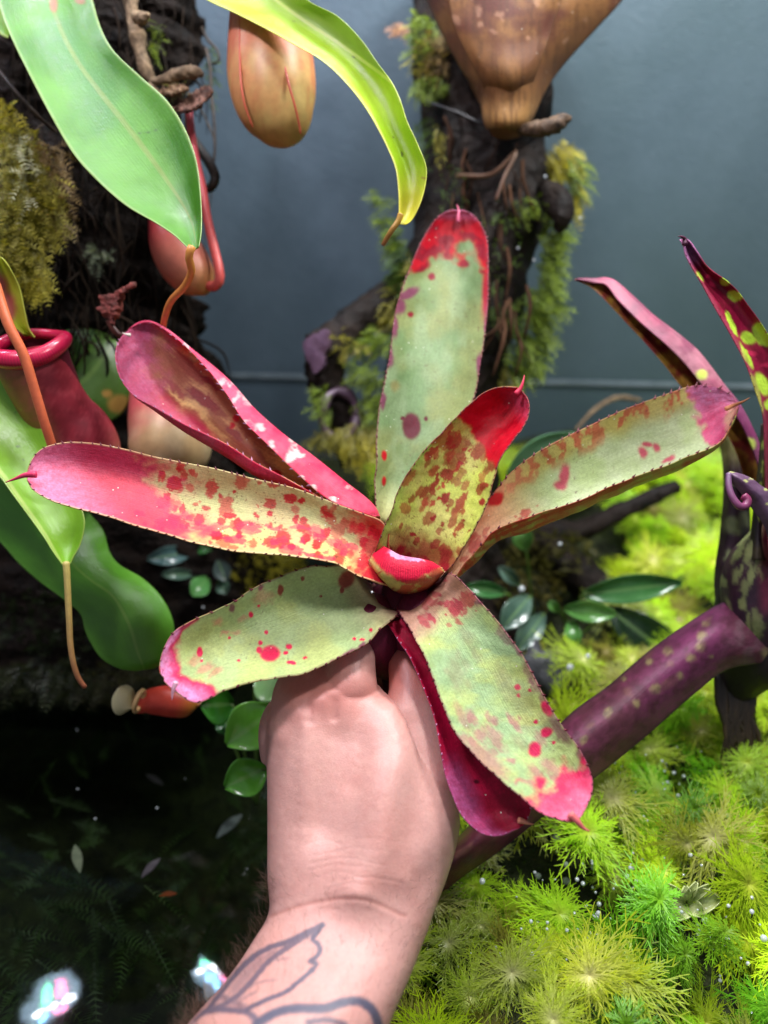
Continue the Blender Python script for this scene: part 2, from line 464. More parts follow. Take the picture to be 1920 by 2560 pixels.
def leaf(name, st, paint, mat, parent, nu=200, nv=60, th=0.0012, under=None, wave=0.0):
    G = herm(np.asarray(st, float), nu)
    G = np.swapaxes(herm(np.swapaxes(G, 0, 1), nv), 0, 1)
    W = P(G)
    du = np.gradient(W, axis=0); dv = np.gradient(W, axis=1)
    n = np.cross(du, dv); n /= np.linalg.norm(n, axis=-1)[..., None] + 1e-12
    t = np.linspace(0, 1, nu)[:, None] * np.ones((1, nv)); s = np.ones((nu, 1)) * np.linspace(0, 1, nv)[None]
    toc = CAM - W
    if np.mean(np.sum(n * toc, -1)) < 0: n = -n; flip = True
    else: flip = False
    if wave:
        W = W + n * (wave * (fbm(t * 9, s * 3, 77, 3) - 0.5))[..., None]
    edge = np.minimum(np.minimum(s, 1 - s) * 9, 1) ** 0.5 * np.minimum((1 - t) * 30 + 0.15, 1)
    B = W - n * (th * (0.35 + 0.65 * edge))[..., None]
    Wl = np.sum(np.linalg.norm(np.diff(W[:, nv // 2], axis=0), axis=1))
    wd = np.linalg.norm(np.diff(W, axis=1), axis=-1).sum(1)
    tsx = np.stack([t * Wl, (s - 0.5) * wd[:, None].max(), s * 0], -1)
    ctop = paint(G[..., 0], G[..., 1], t, s)
    cbot = (under or paint)(G[..., 0], G[..., 1], t, s)
    nn = nu * nv
    f1 = grid_faces(nu, nv, 0, flip); f2 = grid_faces(nu, nv, nn, not flip)
    rim = np.concatenate([np.arange(nv), np.arange(1, nu) * nv + nv - 1, (nu - 1) * nv + np.arange(nv - 2, -1, -1), np.arange(nu - 2, 0, -1) * nv])
    r2 = np.roll(rim, -1)
    f3 = np.stack([rim, r2, r2 + nn, rim + nn], 1)
    if not flip: f3 = f3[:, ::-1]
    o = mk(name, np.concatenate([W.reshape(-1, 3), B.reshape(-1, 3)]), np.concatenate([f1, f2, f3]), mat, parent,
           np.concatenate([ctop.reshape(-1, 3), cbot.reshape(-1, 3)]), ts=np.concatenate([tsx.reshape(-1, 3)] * 2))
    return o, W, n, G

def spines(par, W, n, step=0.0042, h=0.0019, col=(95, 20, 35), tip=None, tipcol=(170, 70, 80), t0=0.08, seed=1, tip_r=0.0013):
    a = Acc(); rs = np.random.default_rng(seed)
    for side in (0, -1):
        e = W[:, side]; inn = W[:, 3 if side == 0 else -4]
        L = np.concatenate([[0], np.cumsum(np.linalg.norm(np.diff(e, axis=0), axis=1))])
        q = L[-1] * t0
        while q < L[-1] * 0.985:
            i = int(np.searchsorted(L, q)); i = min(max(i, 1), len(e) - 2)
            tan = e[i+1] - e[i-1]; tan /= np.linalg.norm(tan) + 1e-12
            o = e[i] - inn[i]; o -= tan * (o @ tan); o /= np.linalg.norm(o) + 1e-12
            hh = h * rs.uniform(0.6, 1.25); b = hh * 0.42
            p = e[i] - o * 0.0004
            ap = p + o * hh + tan * hh * 0.5 + n[i, side] * hh * 0.15
            v = [p - tan * b, p + tan * b, p + n[i, side] * b * 0.7, p - n[i, side] * b * 0.7, ap]
            c = np.array([lin(col)] * 4 + [lin(col) * 0.6])
            a.add(v, [(0, 2, 4), (2, 1, 4), (1, 3, 4), (3, 0, 4)], c)
            q += step * rs.uniform(0.7, 1.3)
    if tip is not None:
        path = P(np.array(tip, float)); r = np.linspace(tip_r, tip_r * 0.12, len(path))
        V, f, tt, pp = tube(path, r, 8, 12)
        a.add(V, f, lin(tipcol))
    o = a.build('spines', M['spine'], par)
    o['kind'] = 'stuff'
    return o

def mixc(a, b, m):
    return a * (1 - m[..., None]) + np.asarray(b) * m[..., None]

def spots(x, y, lst, soft=0.35, warp=5, seed=3):
    wx = x + warp * 2 * (fbm(x / 14, y / 14, seed, 3) - 0.5); wy = y + warp * 2 * (fbm(x / 14, y / 14, seed + 50, 3) - 0.5)
    m = np.zeros_like(x)
    for s in lst:
        cx, cy, rx = s[:3]; ry = s[3] if len(s) > 3 else rx; an = s[4] if len(s) > 4 else 0
        c, sn = math.cos(an), math.sin(an)
        dx = (wx - cx) * c + (wy - cy) * sn; dy = -(wx - cx) * sn + (wy - cy) * c
        r = np.sqrt((dx / rx) ** 2 + (dy / ry) ** 2)
        m = np.maximum(m, 1 - sm(r, 1 - soft, 1 + soft))
    return m

def blot(x, y, t, s, n, tr, sr, size, seed, elong=1.4, soft=0.25, warp=9):
    """random clumped blotches stretched along the leaf"""
    rs = np.random.default_rng(seed)
    nu, nv = x.shape
    wx = x + warp * 2 * (fbm(x / 18, y / 18, seed, 3) - 0.5); wy = y + warp * 2 * (fbm(x / 18, y / 18, seed + 9, 3) - 0.5)
    strk = 0.55 * (fbm(s * 55 + seed, t * 9, seed + 2, 3) - 0.5) + 0.35 * (vnoise(x / 3.0, y / 3.0, seed + 6) - 0.5)
    m = np.zeros_like(x)
    for k in range(n):
        i = int(np.clip(rs.uniform(*tr), 0, 0.999) * nu); j = int(np.clip(rs.uniform(*sr), 0, 0.999) * nv)
        a = np.array([x[min(i+3, nu-1), j] - x[max(i-3, 0), j], y[min(i+3, nu-1), j] - y[max(i-3, 0), j]])
        a = a / (np.linalg.norm(a) + 1e-9)
        rr = size * rs.lognormal(0, 0.45); el = elong * rs.uniform(0.7, 1.4)
        dx = wx - x[i, j]; dy = wy - y[i, j]
        p = (dx * a[0] + dy * a[1]) / (rr * el); q = (-dx * a[1] + dy * a[0]) / (rr / el ** 0.5)
        m = np.maximum(m, (1 - sm(np.sqrt(p*p + q*q) + strk, 1 - soft, 1 + soft)) * rs.uniform(0.65, 1.0))
    return m

def freck(x, y, seed, dens=0.72, sc_=4.5):
    return sm(vnoise(x / sc_, y / sc_, seed), 0.86, 0.93) * sm(fbm(x / 60, y / 60, seed + 3), dens - 0.25, dens)

RED = lin((184, 4, 30)); CRIM = lin((128, 6, 34)); PINK = lin((226, 72, 112)); LILAC = lin((222, 150, 196)); PURP = lin((122, 44, 84))
def frost(c, m, x, y, seed, col=LILAC):
    g = 0.35 + 0.65 * fbm(x / 9, y / 9, seed, 3) + 0.35 * (vnoise(x / 2.2, y / 2.2, seed + 4) - 0.5)
    return mixc(c, col, np.clip(m * g, 0, 1))

TONE = np.array([1.0, 1.0, 1.0])
def greens(x, y, a, b, seed, sc_=70):
    return TONE * mixc(np.broadcast_to(lin(a), x.shape + (3,)), lin(b), sm(fbm(x / sc_, y / sc_, seed), 0.3, 0.7))

def edge_line(s, wd=0.022):
    return 1 - sm(np.minimum(s, 1 - s), wd * 0.5, wd * 1.4)

# ------------------------------------------------------------------ held bromeliad
TONE = np.array([0.70, 0.84, 0.96])
brom = thing('bromeliad', 'red and green blotched bromeliad rosette with spiny leaves, held up in the hand', 'bromeliad',
             tuple(P(np.array([1010., 1680., 0.425]))))

def under_red(x, y, t, s):
    c = greens(x, y, (178, 60, 60), (150, 110, 60), 21, 30)
    return mixc(c, CRIM, blot(x, y, t, s, 30, (0, 1), (0, 1), 14, 8))

# leaf A: tall upright leaf at the back
def pA(x, y, t, s):
    c = greens(x, y, (130, 148, 90), (154, 152, 88), 1, 80)
    c = mixc(c, lin((136, 156, 114)), 0.6 * sm(fbm(x / 50, y / 90, 8), 0.5, 0.75))
    c = mixc(c, lin((196, 190, 128)), 0.8 * (1 - sm(t, 0.02, 0.2)))
    c = mixc(c, PURP, 0.9 * spots(x, y, [(985, 818, 10, 26), (994, 766, 20, 22), (972, 892, 12, 26), (956, 1003, 8, 22), (1018, 735, 30, 12, -0.5), (1200, 912, 9, 26), (1216, 815, 6, 18), (1216, 740, 9, 60)], 0.4, 4))
    c = mixc(c, CRIM, spots(x, y, [(1052, 668, 24, 13, -0.3), (1079, 692, 9), (1027, 786, 7, 7), (1160, 660, 14, 10)], 0.35, 3))
    c = mixc(c, lin((92, 8, 30)), spots(x, y, [(1029, 1065, 23, 34), (1008, 1045, 6), (1064, 1047, 5, 6)], 0.2, 2))
    c = mixc(c, RED, spots(x, y, [(960, 1139, 7, 13), (959, 1203, 6, 12)], 0.25, 1))
    c = mixc(c, lin((150, 120, 60)), 0.5 * spots(x, y, [(988, 965, 12, 14)], 0.6, 3))
    m = sm(t + 0.16 * (fbm(x / 34, y / 34, 4) - 0.5) + 0.06 * sm(np.abs(s - 0.5), 0.2, 0.5), 0.83, 0.88)
    c = mixc(c, RED, np.maximum(m, 0.85 * sm(s, 0.9, 0.97) * sm(t, 0.62, 0.75)))
    c = mixc(c, lin((112, 14, 36)), 0.75 * m * sm(fbm(x / 26, y / 30, 14), 0.42, 0.6) * (1 - sm(t, 0.93, 0.98)))
    c = frost(c, 0.9 * sm(t, 0.945, 0.99), x, y, 5)
    c = mixc(c, lin((96, 70, 50)), 0.7 * freck(x, y, 31, 0.75))
    return mixc(c, lin((120, 40, 60)), 0.7 * edge_line(s, 0.012))
A = LR([(950,1330,.447,975,1335,.447,.2),(943,1295,.437,990,1310,.437,.4),(937,1205,.442,1070,1215,.442),(942,1105,.452,1130,1105,.452),(950,1005,.462,1180,1010,.462),
        (972,900,.474,1203,900,.474),(985,800,.485,1216,810,.485),(1004,725,.493,1220,725,.493),(1033,650,.501,1219,645,.501),
        (1058,597,.507,1214,592,.507,.8),(1086,552,.512,1198,556,.512,.5),(1108,534,.514,1182,538,.514,.3),(1132,526,.515,1160,527,.515,.1)], (0, 0, .016))
o, W, n, G = leaf('leaf', A, pA, M['brom'], brom, 260, 80, wave=.0026)
spines(o, W, n, tip=[(1145,556,.5125),(1146,540,.512),(1147,526,.513),(1142,511,.515)], tipcol=(200, 90, 120), seed=2)

TONE = np.array([0.86, 0.90, 0.82])
# leaf B: short inner leaf with solid red tip
def pB(x, y, t, s):
    c = greens(x, y, (200, 206, 96), (214, 204, 118), 2, 60)
    c = mixc(c, lin((150, 178, 70)), 0.8 * (1 - sm(s, 0.0, 0.14)))
    c = mixc(c, lin((146, 10, 30)), 0.96 * blot(x, y, t, s, 78, (0.02, 0.66), (0.14, 1.0), 10.5, 5, 1.25, .18, 7))
    c = mixc(c, lin((168, 20, 36)), 0.93 * blot(x, y, t, s, 24, (0.3, 0.68), (0.0, 0.5), 8, 6, 1.3, .18, 6))
    c = mixc(c, lin((150, 20, 40)), 0.8 * (1 - sm(t + 0.12 * (fbm(x/20, y/20, 3) - .5), 0.10, 0.2)) * sm(s, 0.05, 0.3))
    c = mixc(c, lin((120, 74, 44)), 0.8 * freck(x, y, 33, 0.62, 4))
    m = sm(t + 0.10 * (fbm(x / 26, y / 26, 9) - 0.5) + 0.14 * (s - 0.4), 0.665, 0.715)
    c = mixc(c, RED, m)
    c = frost(c, 0.55 * sm(t + 0.1 * (s - .5), 0.86, 0.98), x, y, 6, lin((236, 110, 150)))
    return mixc(c, lin((90, 40, 40)), 0.75 * edge_line(s, 0.012))
B = LR([(935,1400,.412,1100,1440,.412,.8),(945,1362,.408,1124,1422,.408),(960,1320,.407,1150,1385,.405),(985,1255,.409,1180,1335,.404),(1010,1200,.411,1205,1290,.404),(1037,1155,.413,1222,1245,.405),
        (1072,1113,.415,1236,1200,.406),(1107,1078,.417,1250,1155,.408),(1140,1043,.419,1275,1110,.411),(1180,1005,.421,1303,1072,.414),
        (1219,978,.423,1317,1038,.417,.8),(1254,968,.425,1320,1006,.420,.5),(1280,969,.426,1312,990,.422,.3),(1293,970,.426,1302,978,.424,.1)], (10, 6, .018))
o, W, n, G = leaf('leaf', B, pB, M['brom'], brom, 220, 80, under=under_red, wave=.0026)
spines(o, W, n, step=.0036, h=.0015, tip=[(1290,985,.424),(1301,972,.4235),(1307,957,.423),(1311,938,.424)], tipcol=(205, 50, 80), seed=3, tip_r=.0017)

TONE = np.array([0.74, 0.84, 0.92])
# leaf C: long leaf to the right, channelled
def pC(x, y, t, s):
    c = greens(x, y, (184, 190, 128), (196, 196, 148), 3, 70)
    up = 1 - sm(s + 0.1 * (fbm(x/40, y/40, 2) - .5), 0.12, 0.36)
    c = mixc(c, lin((176, 150, 70)), 0.75 * up)
    c = mixc(c, lin((172, 64, 52)), 0.8 * up * sm(fbm(x / 16, y / 24, 7), 0.5, 0.62))
    c = mixc(c, lin((214, 150, 116)), 0.8 * (1 - sm(t, 0.18, 0.4)))
    c = mixc(c, lin((168, 48, 48)), 0.85 * blot(x, y, t, s, 26, (0.0, 0.34), (0.3, 1.0), 7, 15, 1.1))
    c = mixc(c, RED, spots(x, y, [(1236, 1247, 24, 17, -0.4)], 0.25, 4))
    c = mixc(c, lin((172, 40, 78)), 0.9 * spots(x, y, [(1412, 1188, 13, 30, 0.15), (1402, 1212, 16, 14), (1604, 1130, 10, 16, -.5), (1618, 1112, 14, 6), (1640, 1118, 9, 14, -.4), (1672, 1148, 18, 7, -0.5)], 0.45, 5))
    c = mixc(c, lin((96, 60, 60)), 0.7 * freck(x, y, 35, 0.7))
    m = sm(t + 0.13 * (fbm(x / 34, y / 34, 12) - 0.5) + 0.05 * (0.5 - s), 0.845, 0.88)
    c = mixc(c, lin((188, 30, 78)), m)
    c = frost(c, m * (0.4 + 0.6 * (1 - sm(s, 0.2, 0.55))), x, y, 8, lin((190, 124, 166)))
    c = mixc(c, lin((196, 150, 120)), 0.85 * spots(x, y, [(1826, 1045, 12, 34, 0.25)], 0.5, 6))
    return mixc(c, lin((110, 40, 45)), 0.6 * edge_line(s, 0.012))
def uC(x, y, t, s):
    c = greens(x, y, (214, 208, 104), (226, 146, 90), 23, 26)
    c = mixc(c, lin((190, 70, 52)), 0.85 * sm(fbm(x / 40 + y / 20, (x * 0.4 + y) / 7, 24), 0.42, 0.6))
    return mixc(c, lin((205, 52, 50)), 0.8 * (1 - sm(t, 0.2, 0.55)) * sm(fbm(x/14, y/14, 4), .45, .6))
Cst = LR([(1118,1428,.412,1136,1440,.410,.2),(1165,1340,.420,1178,1390,.405,.45),(1215,1255,.428,1240,1325,.403,.7),(1280,1180,.434,1338,1287,.405),(1365,1117,.440,1434,1256,.409),(1450,1075,.445,1527,1217,.413),
          (1550,1028,.450,1627,1179,.418),(1646,992,.454,1704,1146,.423),(1743,963,.457,1785,1110,.430,.7),(1795,969,.457,1814,1082,.436,.4),(1826,986,.455,1834,1046,.442,.2),(1842,1000,.452,1844,1022,.446,.05)], (16, 80, .016), 7)
o, W, n, G = leaf('leaf', Cst, pC, M['brom'], brom, 240, 84, under=uC, wave=.0026)
spines(o, W, n, step=.0062, h=.0022, tip=[(1815,1022,.444),(1843,1010,.446),(1858,1004,.447),(1875,994,.448)], tipcol=(205, 130, 90), seed=4, tip_r=.0014)

TONE = np.array([0.84, 0.84, 0.84])
# leaf D: long pink leaf to the left
def pD(x, y, t, s):
    c = greens(x, y, (204, 184, 128), (206, 204, 138), 4, 60)
    c = mixc(c, lin((190, 200, 120)), 0.7 * sm(s, 0.5, 0.8) * sm(fbm(x / 50, y / 50, 3), 0.4, 0.6))
    c = mixc(c, lin((178, 8, 34)), 0.97 * blot(x, y, t, s, 120, (0.0, 0.62), (0.02, 0.98), 9.5, 25, .95, .16, 7))
    c = mixc(c, lin((208, 40, 78)), 0.85 * blot(x, y, t, s, 44, (0.1, 0.7), (0.55, 0.98), 10, 26, 1.6, .2, 7))
    c = mixc(c, lin((120, 60, 44)), 0.85 * freck(x, y, 37, 0.58, 4))
    c = mixc(c, lin((206, 28, 50)), 0.85 * (1 - sm(t + 0.1 * (fbm(x/20, y/20, 6) - .5), 0.06, 0.13)))
    m = sm(t + 0.26 * (fbm(x / 40, y / 30, 13) - 0.5) + 0.10 * (s - 0.5), 0.52, 0.66)
    c = mixc(c, lin((208, 30, 72)), 0.92 * m)
    c = mixc(c, lin((156, 18, 56)), 0.8 * m * (1 - sm(s + 0.2 * (fbm(x/40, y/20, 5) - .5), 0.2, 0.5)))
    c = frost(c, np.clip(0.10 * m + 0.85 * sm(t + 0.1 * (s - .5), 0.74, 0.97), 0, 1), x, y, 9, lin((230, 140, 178)))
    c = mixc(c, lin((222, 206, 150)), 0.6 * edge_line(s, 0.018))
    return c
D = LR([(968,1330,.410,970,1462,.402,.6),(950,1303,.412,944,1456,.398),(905,1283,.413,900,1441,.393),(830,1256,.414,850,1414,.389),(745,1222,.414,780,1397,.387),(640,1198,.413,690,1388,.386),(540,1171,.412,590,1378,.385),
        (455,1155,.411,500,1362,.385),(366,1136,.410,410,1337,.385),(289,1117,.409,328,1310,.385),(204,1105,.408,251,1284,.386),
        (143,1109,.406,180,1264,.388,.8),(100,1125,.404,116,1244,.391,.5),(80,1150,.402,82,1222,.394,.25),(70,1178,.400,70,1200,.396,.1)], (0, 6, .012))
o, W, n, G = leaf('leaf', D, pD, M['brom'], brom, 280, 80, under=uC, wave=.0026)
spines(o, W, n, step=.0048, h=.0016, tip=[(90,1186,.394),(62,1188,.394),(40,1196,.394),(14,1206,.395)], tipcol=(200, 50, 90), seed=5, tip_r=.0019)

TONE = np.array([0.92, 0.80, 0.72])
# leaf G: folded channel leaf to the upper left
def pG(x, y, t, s):
    c = greens(x, y, (220, 182, 122), (224, 196, 136), 5, 50)
    c = mixc(c, lin((128, 14, 44)), 0.95 * blot(x, y, t, s, 26, (0.35, 0.85), (0.2, 0.7), 24, 45, 2.4, .4))
    c = mixc(c, lin((200, 16, 30)), 0.95 * sm(s, 0.6, 0.75) * sm(t, 0.45, 0.6) * sm(fbm(x/40, y/40, 3), .3, .5))
    c = mixc(c, RED, spots(x, y, [(591, 1046, 10), (580, 1064, 7, 8), (690, 1185, 14, 10), (768, 1228, 13, 9), (655, 1190, 12, 9)], 0.25, 3))
    c = mixc(c, lin((170, 18, 60)), 0.9 * (1 - sm(s + 0.1 * (fbm(x/30, y/30, 5) - .5), 0.2, 0.34)) * sm(t, 0.4, 0.55))
    m = sm(t + 0.2 * (fbm(x / 36, y / 36, 3) - 0.5) + 0.2 * (0.5 - s), 0.78, 0.92)
    c = mixc(c, lin((168, 16, 56)), m)
    return frost(c, np.maximum(0.5 * m, 0.5 * (1 - sm(s, 0.1, 0.3)) * sm(t, 0.5, 0.7)), x, y, 10, lin((206, 134, 176)))
def uG(x, y, t, s):
    c = greens(x, y, (232, 50, 96), (234, 84, 120), 25, 24)
    c = mixc(c, lin((232, 200, 190)), 0.85 * sm(fbm(x / 26, y / 26, 27), 0.58, 0.68) * sm(s, .6, .7))
    return frost(c, 0.3 * sm(t, 0.35, 0.6), x, y, 11, lin((206, 130, 168)))
Gst = np.array([
 [(905,1300,.428),(915,1310,.432),(930,1305,.434),(945,1300,.430),(946,1294,.424),(938,1293,.418)],
 [(846,1268,.420),(856,1282,.428),(890,1270,.436),(925,1262,.432),(934,1272,.422),(902,1282,.414)],
 [(706,1190,.418),(712,1212,.424),(780,1215,.442),(850,1200,.438),(868,1222,.424),(812,1244,.416)],
 [(640,1156,.420),(641,1186,.426),(700,1180,.448),(775,1140,.444),(794,1165,.430),(738,1180,.420)],
 [(571,1112,.422),(575,1143,.430),(630,1130,.454),(700,1085,.450),(717,1107,.436),(662,1106,.424)],
 [(521,1087,.425),(525,1113,.433),(570,1085,.458),(625,1020,.455),(641,1037,.441),(608,1052,.429)],
 [(459,1058,.428),(463,1076,.436),(515,1035,.460),(565,955,.458),(580,965,.446),(566,986,.436)],
 [(386,1016,.432),(392,1025,.440),(445,985,.462),(508,905,.460),(522,913,.450),(520,926,.443)],
 [(332,985,.436),(342,985,.442),(395,935,.460),(450,862,.460),(464,865,.453),(467,870,.449)],
 [(298,935,.440),(306,932,.444),(350,885,.458),(400,822,.460),(412,824,.456),(418,830,.453)],
 [(290,885,.444),(296,880,.447),(325,850,.456),(362,808,.459),(370,806,.457),(378,808,.455)],
 [(297,852,.449),(301,849,.450),(315,837,.454),(338,815,.457),(344,812,.457),(350,810,.456)],
 [(306,838,.453),(307,837,.453),(312,833,.454),(320,826,.456),(323,824,.456),(326,822,.456)]], float)
o, W, n, G = leaf('leaf', Gst, pG, M['brom'], brom, 240, 90, under=uG)
spines(o, W, n, step=.006, h=.0019, col=(190, 130, 160), tip=[(326,838,.449),(316,836,.448),(306,832,.448)], tipcol=(225, 215, 200), seed=6, tip_r=.0012)

TONE = np.array([0.74, 0.86, 0.98])
# leaf H: broad leaf bending down to the lower left
def pH(x, y, t, s):
    c = greens(x, y, (186, 196, 126), (204, 204, 120), 6, 80)
    c = mixc(c, lin((176, 196, 138)), 0.6 * sm(fbm(x / 60, y / 60, 18), 0.5, 0.7))
    c = mixc(c, lin((206, 150, 130)), 0.45 * (1 - sm(t, 0.08, 0.24)))
    c = mixc(c, lin((140, 22, 40)), 0.9 * spots(x, y, [(866, 1450, 20, 24, .5), (855, 1474, 6, 9), (701, 1475, 8, 14), (757, 1447, 5, 5), (802, 1490, 4)], 0.25, 3))
    c = mixc(c, lin((218, 30, 76)), spots(x, y, [(675, 1632, 25, 20), (648, 1623, 8), (651, 1606, 6), (722, 1616, 8, 7), (714, 1631, 7, 5), (729, 1656, 12, 6), (763, 1643, 7, 3.5), (627, 1536, 6, 7), (646, 1516, 4), (499, 1630, 8, 13), (504, 1652, 4), (598, 1653, 5, 3), (573, 1595, 4), (906, 1600, 7, 3.5), (886, 1598, 5, 4), (928, 1576, 5, 4), (666, 1580, 5, 5)], 0.22, 2))
    c = mixc(c, PURP, 0.85 * spots(x, y, [(872, 1637, 24, 9, -.5), (834, 1655, 12, 4, -.4), (652, 1468, 10, 6, -.5), (580, 1520, 7, 10), (905, 1615, 12, 5, -.7)], 0.4, 4))
    c = mixc(c, lin((214, 90, 104)), 0.5 * blot(x, y, t, s, 12, (0.5, 0.85), (0.1, 0.9), 9, 47, 1.4, .5))
    c = mixc(c, lin((96, 70, 50)), 0.6 * freck(x, y, 39, 0.74))
    d = np.hypot(x - 410, (y - 1670) * 0.8)
    q = t + 0.10 * (fbm(x / 34, y / 34, 15) - 0.5) + 0.09 * sm(s, 0.55, 1.0) + 0.10 * (1 - sm(s, 0.0, 0.14))
    m = sm(q, 0.865, 0.905)
    c = mixc(c, lin((196, 30, 84)), m)
    c = frost(c, 0.95 * sm(q, 0.89, 0.98), x, y, 12, lin((222, 160, 208)))
    c = mixc(c, lin((92, 28, 50)), 0.9 * (1 - sm(t, 0.06, 0.13)))
    return mixc(c, lin((110, 50, 55)), 0.55 * edge_line(s, 0.014))
H = LR([(965,1468,.470,1008,1504,.466,.6),(925,1456,.432,1000,1520,.426,.8),(884,1428,.406,990,1540,.398,.8),(853,1416,.402,957,1567,.391),(825,1413,.401,922,1606,.387),(785,1415,.400,870,1634,.384),(727,1430,.398,814,1662,.380),(671,1452,.396,749,1687,.376),(623,1476,.393,684,1698,.372),
        (580,1506,.389,623,1710,.368),(523,1532,.385,567,1723,.364),(467,1558,.380,528,1741,.361),(430,1587,.376,490,1751,.358,.7),(408,1628,.372,456,1737,.358,.4),(401,1660,.368,430,1720,.359,.2),(402,1680,.365,415,1704,.360,.05)], (-4, 4, .014))
o, W, n, G = leaf('leaf', H, pH, M['brom'], brom, 260, 84, under=uC, wave=.003)
spines(o, W, n, step=.0064, h=.0021, tip=[(440,1705,.3585),(434,1722,.358),(431,1735,.358),(430,1750,.358)], tipcol=(226, 170, 190), seed=7, tip_r=.0014)

# leaf F: long leaf reaching to the lower right
def pF(x, y, t, s):
    c = greens(x, y, (182, 200, 134), (200, 208, 122), 7, 70)
    c = mixc(c, lin((206, 214, 110)), 0.4 * sm(fbm(x / 90, y / 50, 28), 0.52, 0.72))
    c = mixc(c, lin((212, 130, 124)), 0.7 * (1 - sm(t + 0.1 * (fbm(x/30, y/30, 2) - .5), 0.10, 0.22)))
    c = mixc(c, lin((176, 34, 60)), 0.9 * blot(x, y, t, s, 26, (0.0, 0.2), (0.05, 1.0), 8, 55, 1.2))
    c = mixc(c, PURP, 0.8 * blot(x, y, t, s, 18, (0.15, 0.85), (0.93, 1.02), 9, 56, 1.6, .4))
    c = mixc(c, lin((206, 30, 80)), spots(x, y, [(1293, 1718, 8, 9), (1337, 1874, 17, 19), (1366, 1830, 16, 12, -.4), (1368, 1772, 12, 22, -.5), (1325, 1725, 5), (1340, 1804, 5), (1385, 1855, 5), (1296, 1738, 5)], 0.25, 3))
    c = mixc(c, lin((180, 80, 110)), 0.65 * blot(x, y, t, s, 26, (0.45, 0.84), (0.0, 0.75), 13, 58, 1.5, .5))
    c = mixc(c, lin((150, 120, 96)), 0.4 * blot(x, y, t, s, 16, (0.25, 0.7), (0.2, 0.9), 16, 59, 1.5, .7))
    m = sm(t + 0.16 * (fbm(x / 30, y / 30, 16) - 0.5) + 0.04 * s, 0.80, 0.87)
    c = mixc(c, lin((212, 34, 84)), m)
    c = frost(c, 0.7 * sm(t + .1 * (fbm(x/20, y/20, 2) - .5), 0.83, 0.98), x, y, 13, lin((232, 150, 184)))
    c = mixc(c, lin((96, 70, 50)), 0.6 * freck(x, y, 41, 0.76))
    c = mixc(c, lin((110, 30, 48)), 0.85 * (1 - sm(t, 0.03, 0.085)))
    return mixc(c, lin((140, 60, 80)), 0.6 * edge_line(s, 0.014))
def uF(x, y, t, s):
    return frost(greens(x, y, (150, 26, 62), (120, 20, 54), 61, 30), 0.25 + 0 * t, x, y, 14)
Fst = LR([(1006,1496,.470,1080,1462,.472,.6),(992,1514,.424,1104,1446,.430,.8),(1000,1534,.398,1128,1434,.404,.9),(1024,1571,.392,1165,1465,.398),(1043,1609,.387,1207,1510,.393),(1079,1684,.379,1262,1575,.386),(1101,1749,.373,1308,1640,.380),
          (1120,1798,.368,1337,1694,.376),(1149,1848,.363,1377,1768,.370),(1199,1902,.357,1416,1828,.365),(1263,1961,.350,1451,1877,.360),
          (1313,2001,.345,1473,1927,.355),(1350,2030,.342,1480,1962,.351,.6),(1385,2044,.340,1474,1998,.347,.4),(1414,2052,.339,1460,2028,.344,.2),(1430,2054,.339,1452,2042,.342,.05)], (8, -6, .008))
Fst[2, 1:-1, 1] += 12; Fst[1, 1:-1, 1] += 8
o, W, n, G = leaf('leaf', Fst, pF, M['brom'], brom, 280, 84, under=uF, wave=.0026)
spines(o, W, n, step=.0048, h=.0017, tip=[(1425,2035,.339),(1444,2054,.338),(1458,2070,.338),(1474,2078,.338)], tipcol=(222, 110, 110), seed=8, tip_r=.0020)

TONE = np.array([1.0, 1.0, 1.0])
# leaf K: crimson leaf tucked behind leaf F
def pK(x, y, t, s):
    c = greens(x, y, (196, 20, 66), (160, 16, 50), 8, 40)
    c = frost(c, 0.75 * (1 - sm(s + 0.1 * (fbm(x/30, y/30, 5) - .5), 0.12, 0.42)) * sm(t, 0.55, 0.7), x, y, 15, lin((226, 120, 184)))
    return mixc(c, lin((60, 10, 24)), 0.9 * spots(x, y, [(1192, 1954, 8, 6)], .4, 3))
Kst = LR([(968,1555,.402,1005,1548,.402,.3),(996,1600,.395,1040,1590,.394,.5),(1024,1640,.390,1075,1640,.390,.6),(1055,1710,.384,1120,1700,.386,.7),(1085,1790,.377,1170,1770,.381),(1101,1870,.369,1230,1840,.376),(1112,1930,.366,1275,1900,.372),
          (1130,1985,.363,1312,1960,.369),(1154,2037,.361,1326,2005,.367),(1180,2066,.360,1326,2028,.365,.7),(1212,2086,.360,1320,2044,.364,.5),(1250,2088,.361,1312,2056,.363,.3),(1282,2074,.362,1308,2064,.363,.1)], (-4, 6, .006))
o, W, n, G = leaf('leaf', Kst, pK, M['brom'], brom, 220, 64, under=uF)
spines(o, W, n, step=.0040, h=.0012, col=(220, 150, 190), tip=[(1296,2050,.362),(1310,2054,.362),(1320,2058,.362),(1334,2061,.362)], tipcol=(230, 150, 120), seed=9, tip_r=.0016)

